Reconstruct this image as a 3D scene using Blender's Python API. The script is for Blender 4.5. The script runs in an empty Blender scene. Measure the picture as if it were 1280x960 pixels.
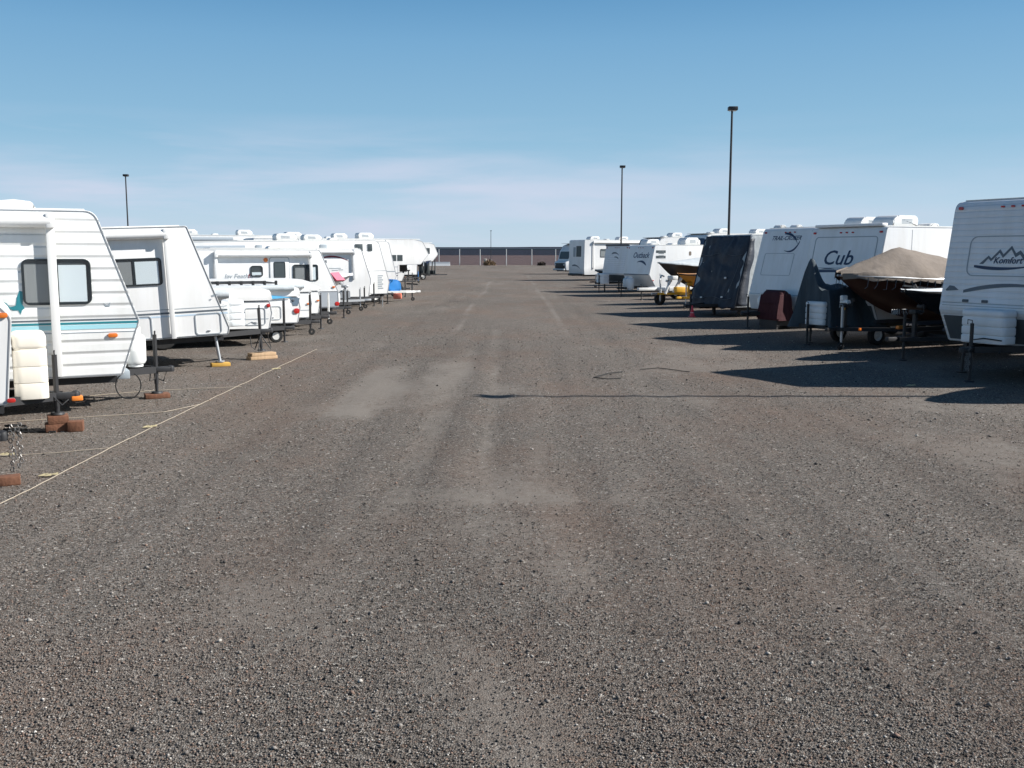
import bpy, bmesh, math, random
import numpy as np
from mathutils import Vector, Matrix, noise as mnoise
R = math.radians
random.seed(7); rng = np.random.default_rng(7)
sc = bpy.context.scene
COL = sc.collection
F_PX, HOR, CAMZ = 1244.0, 318.0, 2.2
TH = R(27)

# ------------------------------------------------------------------ materials
MATS = {}
def mat(name, col, rough=0.5, metal=0.0, spec=0.5, vary=0.0, vscale=3.0, bump=0.0, bscale=30.0, ribs=0.0, ribh=0.01,
        dirt=0.0, emit=None, alpha=None, coat=0.0, fold=0.0, trans=0.0):
    if name in MATS: return MATS[name]
    m = bpy.data.materials.new(name); m.use_nodes = True; nt = m.node_tree; N = nt.nodes; L = nt.links
    b = N['Principled BSDF']
    b.inputs['Base Color'].default_value = (*col, 1); b.inputs['Roughness'].default_value = rough
    b.inputs['Metallic'].default_value = metal; b.inputs['Specular IOR Level'].default_value = spec
    b.inputs['Coat Weight'].default_value = coat
    if trans: b.inputs['Transmission Weight'].default_value = trans
    tc = N.new('ShaderNodeTexCoord')
    csock = None
    if vary > 0 or dirt > 0:
        mp = N.new('ShaderNodeMapping'); L.new(tc.outputs['Object'], mp.inputs['Vector'])
        mp.inputs['Scale'].default_value = (1.6, 1.6, 0.22)
        nz = N.new('ShaderNodeTexNoise'); nz.inputs['Scale'].default_value = vscale; nz.inputs['Detail'].default_value = 6
        nz.inputs['Roughness'].default_value = 0.65
        L.new(mp.outputs['Vector'], nz.inputs['Vector'])
        cr = N.new('ShaderNodeMapRange'); cr.inputs[1].default_value = 0.3; cr.inputs[2].default_value = 0.75
        L.new(nz.outputs['Fac'], cr.inputs[0])
        mx = N.new('ShaderNodeMix'); mx.data_type = 'RGBA'
        L.new(cr.outputs[0], mx.inputs['Factor'])
        mx.inputs['A'].default_value = (*col, 1)
        k = 1 - max(vary, dirt)
        mx.inputs['B'].default_value = (col[0]*k, col[1]*k*0.985, col[2]*k*0.95, 1)
        csock = mx.outputs['Result']
        L.new(csock, b.inputs['Base Color'])
        rr = N.new('ShaderNodeMapRange'); rr.inputs[3].default_value = rough*0.85; rr.inputs[4].default_value = min(1, rough*1.25)
        L.new(nz.outputs['Fac'], rr.inputs[0]); L.new(rr.outputs[0], b.inputs['Roughness'])
    hsock = None; dist = 0.01
    if ribs > 0:
        sp = N.new('ShaderNodeSeparateXYZ'); L.new(tc.outputs['Object'], sp.inputs[0])
        mu = N.new('ShaderNodeMath'); mu.operation = 'MULTIPLY'; mu.inputs[1].default_value = 1/ribs; L.new(sp.outputs['Z'], mu.inputs[0])
        fr_ = N.new('ShaderNodeMath'); fr_.operation = 'FRACT'; L.new(mu.outputs[0], fr_.inputs[0])
        rp = N.new('ShaderNodeValToRGB'); e = rp.color_ramp.elements
        e[0].position = 0.0; e[0].color = (0, 0, 0, 1); e[1].position = 1.0; e[1].color = (0, 0, 0, 1)
        for p_, v_ in ((0.10, 0.15), (0.28, 1), (0.86, 1), (0.97, 0.2)):
            q = rp.color_ramp.elements.new(p_); q.color = (v_, v_, v_, 1)
        L.new(fr_.outputs[0], rp.inputs[0]); hsock = rp.outputs[0]; dist = ribh
    if bump > 0:
        nb = N.new('ShaderNodeTexNoise'); nb.inputs['Scale'].default_value = bscale; nb.inputs['Detail'].default_value = 5
        L.new(tc.outputs['Object'], nb.inputs['Vector'])
        bp0 = N.new('ShaderNodeBump'); bp0.inputs['Distance'].default_value = bump; bp0.inputs['Strength'].default_value = 1
        L.new(nb.outputs['Fac'], bp0.inputs['Height']); L.new(bp0.outputs[0], b.inputs['Normal'])
        last = bp0
    else: last = None
    if hsock is not None:
        bp = N.new('ShaderNodeBump'); bp.inputs['Distance'].default_value = dist; bp.inputs['Strength'].default_value = 0.8
        L.new(hsock, bp.inputs['Height'])
        if last: L.new(last.outputs[0], bp.inputs['Normal'])
        L.new(bp.outputs[0], b.inputs['Normal'])
    if emit: b.inputs['Emission Color'].default_value = (*emit[:3], 1); b.inputs['Emission Strength'].default_value = emit[3]
    MATS[name] = m
    return m
W1 = mat('gelcoat_white', (.81, .81, .80), .36, vary=.05, dirt=.13, vscale=2.2, bump=.0012, bscale=4)
W2 = mat('ribbed_aluminium_white', (.80, .81, .80), .38, vary=.05, dirt=.13, vscale=2.2, ribs=.165, ribh=.018)
W3 = mat('fine_ribbed_white', (.78, .79, .80), .38, vary=.05, dirt=.12, vscale=2.2, ribs=.11, ribh=.010)
W4 = mat('aged_offwhite', (.74, .73, .69), .42, vary=.1, dirt=.1, vscale=1.5, bump=.002, bscale=3)
ROOF = mat('roof_membrane', (.66, .66, .63), .7, vary=.2, vscale=2)
TRIM = mat('aluminium_trim', (.42, .43, .44), .4, .6)
SEAM = mat('dark_seam', (.08, .09, .10), .6)
GSEAM = mat('grey_seam', (.33, .36, .38), .6)
BLK = mat('black_steel', (.022, .022, .024), .55, vary=.3, vscale=8)
RUB = mat('black_rubber', (.02, .02, .02), .85, vary=.3, vscale=12)
RUST = mat('rusty_steel', (.10, .055, .035), .85, vary=.5, vscale=14, bump=.003, bscale=60)
GALV = mat('galvanised_steel', (.48, .50, .52), .42, .7, vary=.2, vscale=9)
WRIM = mat('white_painted_steel', (.74, .74, .72), .4, vary=.1)
FRAME = mat('window_frame_black', (.02, .025, .028), .35)
BACK = mat('window_interior_dark', (.045, .06, .065), .5)
BLIND = mat('window_blind', (.70, .78, .80), .8)
BLIND2 = mat('window_blind_grey', (.26, .28, .28), .8)
AMB = mat('amber_lens', (.65, .16, .02), .2, coat=.6)
RED = mat('red_lens', (.45, .02, .015), .2, coat=.6)
TEAL = mat('teal_vinyl', (.02, .20, .24), .4)
LTEAL = mat('pale_teal_vinyl', (.34, .62, .68), .4)
NAVY = mat('navy_vinyl', (.012, .025, .07), .35)
DGREY = mat('dark_grey_vinyl', (.10, .12, .14), .45)
GREYV = mat('mid_grey_vinyl', (.30, .34, .37), .45)
MAROONV = mat('maroon_vinyl', (.22, .03, .04), .45)
TAN = mat('tan_canvas', (.20, .165, .135), .9, vary=.15, vscale=2, bump=.02, bscale=5)
BEIGE = mat('beige_plastic', (.72, .68, .60), .5, vary=.06)
TANKW = mat('tank_paint_white', (.76, .78, .78), .3, coat=.3, vary=.04)
TANKB = mat('cover_plastic_white', (.74, .77, .79), .42, vary=.05)
GREYC = mat('grey_canvas', (.16, .18, .19), .9, vary=.2, vscale=3, bump=.02, bscale=6)
LGREYC = mat('pale_grey_canvas', (.52, .56, .58), .85, vary=.12, vscale=3, bump=.02, bscale=5)
MAR = mat('maroon_canvas', (.055, .008, .012), .9, vary=.25, vscale=4, bump=.015, bscale=7)
TARPB = mat('navy_tarp', (.014, .022, .038), .6, vary=.3, vscale=3, bump=.05, bscale=2.6)
TARPS = mat('sunlit_grey_tarp', (.42, .45, .46), .7, vary=.12, vscale=3, bump=.02, bscale=4)  # pale grey puts sunlight on the wrapped sides into the colour
BROWN = mat('brown_gelcoat', (.045, .015, .010), .4, coat=.1, vary=.2)
DHULL = mat('black_gelcoat', (.015, .016, .02), .2, coat=.6)
CHULL = mat('charcoal_hull', (.05, .04, .038), .4, vary=.2)
YEL = mat('yellow_gelcoat', (.72, .30, .03), .3, coat=.5, vary=.06)
YELP = mat('yellow_paint', (.70, .38, .03), .45, vary=.15)
BLUEV = mat('blue_plastic', (.02, .20, .55), .5, vary=.1)
LBLUE = mat('light_blue_canvas', (.10, .42, .70), .8)
PINK = mat('faded_red_canvas', (.75, .17, .24), .8, vary=.1)
CLOTHW = mat('white_canvas', (.72, .72, .74), .85, vary=.06, bump=.015, bscale=6)
WOODR = mat('stained_block_wood', (.20, .085, .045), .85, vary=.5, vscale=12, bump=.006, bscale=40)
WOODL = mat('raw_board_wood', (.50, .34, .20), .8, vary=.3, vscale=10, bump=.004, bscale=40)
ORNG = mat('orange_plastic', (.75, .22, .03), .5)
YLEAF = mat('yellow_plastic_flag', (.40, .34, .20), .7)
POLE = mat('bronze_pole_paint', (.035, .032, .032), .45, vary=.2)
ROPE = mat('pale_rope', (.42, .36, .28), .9, vary=.2, vscale=6)
CONEM = mat('cone_red_plastic', (.70, .05, .07), .5)
DASH = mat('dry_brush', (.24, .16, .09), .95, vary=.4)
CHAIN = mat('bright_chain', (.20, .19, .18), .5, .6)
m = bpy.data.materials.new('window_glass'); m.use_nodes = True; nt = m.node_tree; nt.nodes.clear()
o_ = nt.nodes.new('ShaderNodeOutputMaterial'); tr = nt.nodes.new('ShaderNodeBsdfTransparent'); gl = nt.nodes.new('ShaderNodeBsdfGlossy')
tr.inputs[0].default_value = (1, 1, 1, 1); gl.inputs['Roughness'].default_value = .03; fz = nt.nodes.new('ShaderNodeFresnel'); fz.inputs[0].default_value = 1.5
mx = nt.nodes.new('ShaderNodeMixShader'); lw = nt.nodes.new('ShaderNodeLayerWeight'); pw = nt.nodes.new('ShaderNodeMath'); pw.operation = 'POWER'; pw.inputs[1].default_value = 4; nt.links.new(lw.outputs['Facing'], pw.inputs[0])
ml = nt.nodes.new('ShaderNodeMath'); ml.operation = 'MULTIPLY_ADD'; ml.inputs[1].default_value = .6; ml.inputs[2].default_value = .05; nt.links.new(pw.outputs[0], ml.inputs[0]); nt.nodes.remove(fz); nt.links.new(ml.outputs[0], mx.inputs[0]); nt.links.new(tr.outputs[0], mx.inputs[1]); nt.links.new(gl.outputs[0], mx.inputs[2])
nt.links.new(mx.outputs[0], o_.inputs[0]); GLASS = m

# ------------------------------------------------------------------ mesh helpers
I4 = Matrix.Identity(4)
def frame(o, r, u):
    r = Vector(r).normalized(); u = Vector(u); u = (u - r*u.dot(r)).normalized(); n = r.cross(u)
    return Matrix(((r.x, u.x, n.x, o[0]), (r.y, u.y, n.y, o[1]), (r.z, u.z, n.z, o[2]), (0, 0, 0, 1)))
def B(): return bmesh.new()
def box(bm, x0, x1, y0, y1, z0, z1, M=I4, bev=0):
    tmp = bm if not bev else bmesh.new()
    vs = [tmp.verts.new((x, y, z)) for x in (x0, x1) for y in (y0, y1) for z in (z0, z1)]
    for f in ((0, 1, 3, 2), (4, 6, 7, 5), (0, 4, 5, 1), (2, 3, 7, 6), (0, 2, 6, 4), (1, 5, 7, 3)):
        tmp.faces.new([vs[i] for i in f])
    if bev:
        bmesh.ops.bevel(tmp, geom=list(tmp.edges), offset=bev, segments=2, affect='EDGES', profile=.5)
        me = bpy.data.meshes.new('t'); bmesh.ops.transform(tmp, matrix=M, verts=list(tmp.verts)); tmp.to_mesh(me); tmp.free()
        bm.from_mesh(me); bpy.data.meshes.remove(me)
    else:
        for v in vs: v.co = M @ v.co
    return bm
def prism(bm, pts, c0, c1, M=I4, bev=0, seg=2):
    tmp = bmesh.new()
    a = [tmp.verts.new((p[0], p[1], c0)) for p in pts]; b = [tmp.verts.new((p[0], p[1], c1)) for p in pts]
    n = len(pts)
    fa = tmp.faces.new(a[::-1]); fb = tmp.faces.new(b)
    for i in range(n): tmp.faces.new((a[i], a[(i+1) % n], b[(i+1) % n], b[i]))
    if bev:
        ed = list(set(fa.edges) | set(fb.edges))
        bmesh.ops.bevel(tmp, geom=ed, offset=bev, segments=seg, affect='EDGES', profile=.5)
    bmesh.ops.transform(tmp, matrix=M, verts=list(tmp.verts))
    me = bpy.data.meshes.new('t'); tmp.to_mesh(me); tmp.free(); bm.from_mesh(me); bpy.data.meshes.remove(me)
    return bm
def ring(bm, outer, inner, c0, c1, M=I4):
    n = len(outer)
    g = []
    for pts, c in ((outer, c0), (outer, c1), (inner, c1), (inner, c0)):
        g.append([bm.verts.new(M @ Vector((p[0], p[1], c))) for p in pts])
    for i in range(n):
        j = (i+1) % n
        for k in range(4):
            k2 = (k+1) % 4
            bm.faces.new((g[k][i], g[k][j], g[k2][j], g[k2][i]))
    return bm
def cyl(bm, p0, p1, r0, r1=None, seg=12, M=I4):
    p0 = Vector(p0); p1 = Vector(p1); r1 = r0 if r1 is None else r1
    d = (p1-p0).normalized(); a = Vector((0, 0, 1)) if abs(d.z) < .9 else Vector((1, 0, 0))
    x = d.cross(a).normalized(); y = d.cross(x)
    A = [bm.verts.new(M @ (p0+(x*math.cos(t)+y*math.sin(t))*r0)) for t in [2*math.pi*i/seg for i in range(seg)]]
    Bv = [bm.verts.new(M @ (p1+(x*math.cos(t)+y*math.sin(t))*r1)) for t in [2*math.pi*i/seg for i in range(seg)]]
    for i in range(seg): bm.faces.new((A[i], A[(i+1) % seg], Bv[(i+1) % seg], Bv[i]))
    bm.faces.new(A[::-1]); bm.faces.new(Bv)
    return bm
def tube(bm, pts, r, seg=6, closed=False, M=I4):
    pts = [Vector(p) for p in pts]; n = len(pts); rings = []
    for i, p in enumerate(pts):
        if closed: d = pts[(i+1) % n]-pts[i-1]
        else: d = pts[min(i+1, n-1)]-pts[max(i-1, 0)]
        d.normalize(); a = Vector((0, 0, 1)) if abs(d.z) < .9 else Vector((1, 0, 0))
        x = d.cross(a).normalized(); y = d.cross(x)
        rings.append([bm.verts.new(M @ (p+(x*math.cos(2*math.pi*k/seg)+y*math.sin(2*math.pi*k/seg))*r)) for k in range(seg)])
    for i in range(n if closed else n-1):
        A = rings[i]; C = rings[(i+1) % n]
        for k in range(seg): bm.faces.new((A[k], A[(k+1) % seg], C[(k+1) % seg], C[k]))
    if not closed: bm.faces.new(rings[0][::-1]); bm.faces.new(rings[-1])
    return bm
def lathe(bm, prof, seg=20, M=I4, closed=False):   # prof (r,h); axis local z
    rs = []
    for r, h in prof:
        rs.append([bm.verts.new(M @ Vector((max(r, 1e-4)*math.cos(2*math.pi*i/seg), max(r, 1e-4)*math.sin(2*math.pi*i/seg), h))) for i in range(seg)])
    n = len(rs)
    for k in range(n if closed else n-1):
        A = rs[k]; C = rs[(k+1) % n]
        for i in range(seg): bm.faces.new((A[i], A[(i+1) % seg], C[(i+1) % seg], C[i]))
    if not closed:
        bm.faces.new(rs[0][::-1]); bm.faces.new(rs[-1])
    return bm
def rrect(cx, cy, w, h, r, n=4):
    pts = []
    for sx, sy, a0 in ((1, -1, -90), (1, 1, 0), (-1, 1, 90), (-1, -1, 180)):
        for i in range(n+1):
            a = R(a0+90*i/n); pts.append((cx+sx*(w/2-r)+r*math.cos(a), cy+sy*(h/2-r)+r*math.sin(a)))
    return pts
def roundpoly(pts, rad, n=5):
    out = []; N = len(pts)
    for i in range(N):
        p = Vector(pts[i]); a = Vector(pts[i-1]); b = Vector(pts[(i+1) % N]); r = rad[i]
        if r <= 0: out.append(tuple(p)); continue
        d1 = (a-p).normalized(); d2 = (b-p).normalized(); ang = d1.angle(d2)
        t = min(r/math.tan(ang/2), (a-p).length*.45, (b-p).length*.45)
        P1 = p+d1*t; P2 = p+d2*t
        for k in range(n+1):
            s = k/n; out.append(tuple((P1*(1-s)**2 + p*2*s*(1-s) + P2*s*s)))
    return out
def offset(pts, d):
    n = len(pts); out = []
    area = sum(pts[i][0]*pts[(i+1) % n][1]-pts[(i+1) % n][0]*pts[i][1] for i in range(n))
    sg = 1 if area > 0 else -1
    for i in range(n):
        p = Vector(pts[i]); a = Vector(pts[i-1]); b = Vector(pts[(i+1) % n])
        e1 = (p-a).normalized(); e2 = (b-p).normalized()
        n1 = Vector((-e1.y, e1.x)); n2 = Vector((-e2.y, e2.x)); nn = (n1+n2)
        nn.normalize(); c = max(.4, nn.dot(n1)); out.append(tuple(p+nn*(d*sg/c)))
    return out
def fin(name, bm, m, parent=None, smooth=35, label=None):
    bmesh.ops.recalc_face_normals(bm, faces=list(bm.faces))
    me = bpy.data.meshes.new(name); bm.to_mesh(me); bm.free()
    me.materials.append(m)
    if smooth:
        me.polygons.foreach_set('use_smooth', [True]*len(me.polygons)); me.set_sharp_from_angle(angle=R(smooth))
    o = bpy.data.objects.new(name, me); COL.objects.link(o)
    if parent: o.parent = parent
    if label: o['label'] = label
    return o
def empty(name, loc, rz=0, pitch=0):
    e = bpy.data.objects.new(name, None); COL.objects.link(e); e.location = loc; e.rotation_euler = (0, pitch, rz); e.empty_display_size = .3
    return e
def tag(o, label=None, cat=None, group=None, kind=None):
    if label: o['label'] = label
    if cat: o['category'] = cat
    if group: o['group'] = group
    if kind: o['kind'] = kind
    return o
def gp(px, py, z=0.0):            # point of the ground seen at a given spot of the photograph
    p = math.atan((480-HOR)/F_PX)
    f = Vector((0, math.cos(p), -math.sin(p))); u = Vector((0, math.sin(p), math.cos(p)))
    d = f+Vector((1, 0, 0))*((px-640)/F_PX)+u*((480-py)/F_PX)
    t = (z-CAMZ)/d.z
    return Vector((0, 0, CAMZ))+d*t
def text(s, size, M, m, parent, shear=0.0, name='lettering', sx=1.0, c=.004):
    cu = bpy.data.curves.new('t', 'FONT'); cu.body = s; cu.size = size; cu.shear = shear; cu.extrude = .0015
    cu.align_x = 'CENTER'; cu.align_y = 'CENTER'; cu.offset = size*.012; cu.resolution_u = 3
    t = bpy.data.objects.new('t', cu); COL.objects.link(t)
    me = bpy.data.meshes.new_from_object(t); bpy.data.objects.remove(t)
    me.transform(M @ Matrix.Translation((0, 0, c)) @ Matrix.Diagonal((sx, 1, 1, 1)))
    me.materials.clear(); me.materials.append(m)
    o = bpy.data.objects.new(name, me); COL.objects.link(o); o.parent = parent
    return o
def arc_strip(p0, p1, bulge, w0, w1, n=10):      # tapered curved stripe polygon
    a = Vector(p0); b = Vector(p1); d = b-a; nn = Vector((-d.y, d.x)).normalized()
    up = []; dn = []
    for i in range(n+1):
        s = i/n; c = a+d*s+nn*(bulge*4*s*(1-s)); w = (w0*(1-s)+w1*s)*.5*(math.sin(math.pi*min(1, .08+s*.95))**.5 if w0 != w1 else 1)+.003
        up.append(tuple(c+nn*w)); dn.append(tuple(c-nn*w))
    return dn+up[::-1]

# ------------------------------------------------------------------ shared pieces
def wheel(parent, x, y, side, r=.34, w=.2, rim=None):
    M = Matrix.Translation((x, y, r)) @ Matrix.Rotation(-side*math.pi/2, 4, 'X')
    b = B(); lathe(b, [(r*.58, -w/2), (r*.9, -w/2), (r, -w*.36), (r, w*.36), (r*.9, w/2), (r*.58, w/2)], 24, M, closed=True)
    t = fin('wheel', b, RUB, parent)
    b = B(); lathe(b, [(r*.6, -w*.4), (r*.6, w*.46), (r*.54, w*.46), (r*.48, w*.2), (r*.2, w*.2), (r*.16, w*.42), (.001, w*.42)], 20, M)
    fin('rim', b, rim or WRIM, t)
    return t
def jack(parent, x, y=0, ztop=.95, foot='pad', m=None, lean=0, crank=True, name='jack', zf=0.0):
    m = m or BLK; b = B(); zt = ztop
    cyl(b, (x-lean, y, zt), (x, y, .22), .032, seg=10); cyl(b, (x-lean*.1, y, .36), (x, y, zf+.03 if foot == 'pad' else .1), .024, seg=10)
    if crank: tube(b, [(x-lean, y, zt), (x-lean, y, zt+.05), (x-lean, y-.09, zt+.06), (x-lean, y-.09, zt-.02)], .009)
    if foot == 'pad': cyl(b, (x, y, zf), (x, y, zf+.025), .09, .075, 14)
    j = fin(name, b, m, parent)
    if foot == 'wheel':
        M = Matrix.Translation((x+.03, y, .09)) @ Matrix.Rotation(math.pi/2, 4, 'X')
        b = B(); lathe(b, [(.03, -.03), (.08, -.03), (.09, -.015), (.09, .015), (.08, .03), (.03, .03)], 16, M, closed=True)
        fin('jack_wheel', b, RUB, j)
    return j
def aframe(parent, tl, z=.5, base=-.35, half=.5, m=None):
    b = B()
    for s in (-1, 1):
        p0 = Vector((base, s*half, z-.04)); p1 = Vector((tl-.02, s*.05, z-.06)); d = (p1-p0)
        M = frame(p0, d, (0, 0, 1)); box(b, 0, d.length, -.05, .05, -.025, .025, M)
    box(b, base-.05, base+.05, -half-.1, half+.1, z-.1, z+.0)
    fin('tongue', b, m or BLK, parent)
    b = B(); box(b, tl-.12, tl+.22, -.05, .05, z-.10, z-.02, bev=.012)
    lathe(b, [(.05, -.05), (.055, .0), (.045, .035), (.01, .05)], 12, Matrix.Translation((tl+.22, 0, z-.05)))
    fin('coupler', b, m or BLK, parent)
def tankcover(parent, x, z=.5, w=.62, d=.34, h=.52, m=None, segs=4, label=None, gap=.012, bv=.02):
    b = B(); hs = h/segs
    for k in range(segs):
        z0 = z+k*hs; top = k == segs-1
        prism(b, rrect(0, 0, d, w, .1, 4), z0, z0+hs-gap, Matrix.Translation((x, 0, 0)), bev=bv if not top else .05, seg=3)
    prism(b, rrect(0, 0, d-.03, w-.03, .09, 4), z+.01, z+h-.05, Matrix.Translation((x, 0, 0)))
    return fin('tank_cover', b, m or TANKB, parent, label=label)
def tanks(parent, x, z=.5, m=None, r=.15, h=.44):
    for s in (-1, 1):
        b = B(); lathe(b, [(r*.7, 0), (r*.72, .04), (r*.86, .05), (r, .09), (r, h*.48), (r*1.01, h*.5), (r, h*.52), (r, h-.09), (r*.85, h-.03), (r*.4, h)], 20, Matrix.Translation((x, s*.17, z)))
        t = fin('propane_tank', b, m or TANKW, parent)
        b = B(); lathe(b, [(r*.55, h-.03), (r*.58, h+.1), (r*.53, h+.1), (r*.5, h-.03)], 16, Matrix.Translation((x, s*.17, z)), closed=True)
        fin('collar', b, m or TANKW, t)
def plate(name, pts, M, m, parent, c0=.0015, c1=.005):
    b = B(); prism(b, pts, c0, c1, M); return fin(name, b, m, parent, smooth=0)
def outline(name, cx, cy, w, h, r, t, M, m, parent, c1=.008):
    b = B(); ring(b, rrect(cx, cy, w, h, r), rrect(cx, cy, w-2*t, h-2*t, max(.005, r-t)), -.002, c1, M)
    return fin(name, b, m, parent, smooth=40)
def window(M, cx, cy, w, h, parent, r=.07, blinds=((-.28, .38, .72, 1), (.2, .45, .8, 0)), split=True, t=.026, glass=True):
    b = B(); ring(b, rrect(cx, cy, w, h, r), rrect(cx, cy, w-2*t, h-2*t, max(.01, r-t)), -.002, .022, M)
    if split: box(b, cx-.02, cx+.02, cy-h/2+t, cy+h/2-t, .0, .018, M)
    f = fin('window', b, FRAME, parent)
    plate('window_back', rrect(cx, cy, w-t, h-t, r), M, BACK, f, .001, .003)
    for (u, ww, hh, k) in blinds:
        bb = B(); prism(bb, rrect(cx+u*w, cy-h*(1-hh)*.3, ww*w, (h-2*t)*hh, .01), .005, .007, M); fin('blind', bb, BLIND2 if k else BLIND, f, smooth=0)
    plate('pane', rrect(cx, cy, w-2*t+.01, h-2*t+.01, max(.01, r-t)), M, GLASS, f, .011, .013)
    return f
def door(M, cx, z0, z1, w, parent, win=True, m=None):
    h = z1-z0; b = B(); prism(b, rrect(cx, z0+h/2, w, h, .08), 0, .022, M, bev=.006); d = fin('door', b, m or W1, parent)
    outline('door_seal', cx, z0+h/2, w+.04, h+.04, .1, .02, M, GSEAM, d, .012)
    if win:
        outline('window_frame', cx, z0+h*.74, w*.62, h*.34, .05, .025, M, FRAME, d, .03)
        plate('pane', rrect(cx, z0+h*.74, w*.58, h*.32, .04), M, BACK, d, .022, .027)
    b = B(); box(b, cx-w*.42, cx-w*.30, z0+h*.48, z0+h*.53, .022, .05, M, bev=.005); fin('handle', b, FRAME, d)
    return d
def awning(side, u0, u1, z, parent, zb=.6, sgn=1, tubem=None, armw=.07, roll=.075):
    # side frame coords: a = sgn*u ; roller along a, arms hanging down the wall
    b = B(); a0, a1 = sgn*u0, sgn*u1
    cyl(b, (a0, z-.1, .09), (a1, z-.1, .09), roll, seg=14, M=side)
    box(b, min(a0, a1), max(a0, a1), z-.02, z+.015, 0, .05, side)
    aw = fin('awning', b, tubem or W1, parent)
    for a in (a0, a1):
        b = B(); box(b, a-armw/2, a+armw/2, zb, z-.0, .045, .085, side, bev=.008); box(b, a-armw*.42, a+armw*.42, zb-.0, zb+.1, 0, .06, side, bev=.008)
        box(b, a-.055, a+.055, z-.19, z+.0, .03, .165, side, bev=.015)
        fin('awning_arm', b, W1, aw)
    return aw
def aircon(parent, x, y, z, l=.95, w=.68, h=.30, m=None):
    p = roundpoly([(-l/2, 0), (l/2, 0), (l/2-.06, h*.62), (l/2-.22, h), (-l/2+.08, h), (-l/2, h*.7)], [.02, .02, .08, .1, .06, .05], 3)
    b = B(); prism(b, [(q[0]+x, q[1]+z) for q in p], -w/2, w/2, frame((0, y, 0), (1, 0, 0), (0, 0, 1)), bev=.05)
    a = fin('air_conditioner', b, m or W1, parent)
    for s in (-1, 1):
        b = B()
        for k in range(4): box(b, x-l*.28, x+l*.12, y+s*w/2-.004, y+s*(w/2)+.004, z+h*(.3+.11*k), z+h*(.36+.11*k))
        fin('grille', b, GREYV, a, smooth=0)
    return a
def vent(parent, x, y, z, l=.42, h=.11, m=None):
    b = B(); prism(b, roundpoly([(x-l/2, z), (x+l/2, z), (x+l/2-.05, z+h*.8), (x, z+h), (x-l/2+.05, z+h*.8)], [.01, .01, .08, .1, .08], 3), -l/2, l/2, frame((0, y, 0), (1, 0, 0), (0, 0, 1)), bev=.03)
    return fin('roof_vent', b, m or W1, parent)

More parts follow.
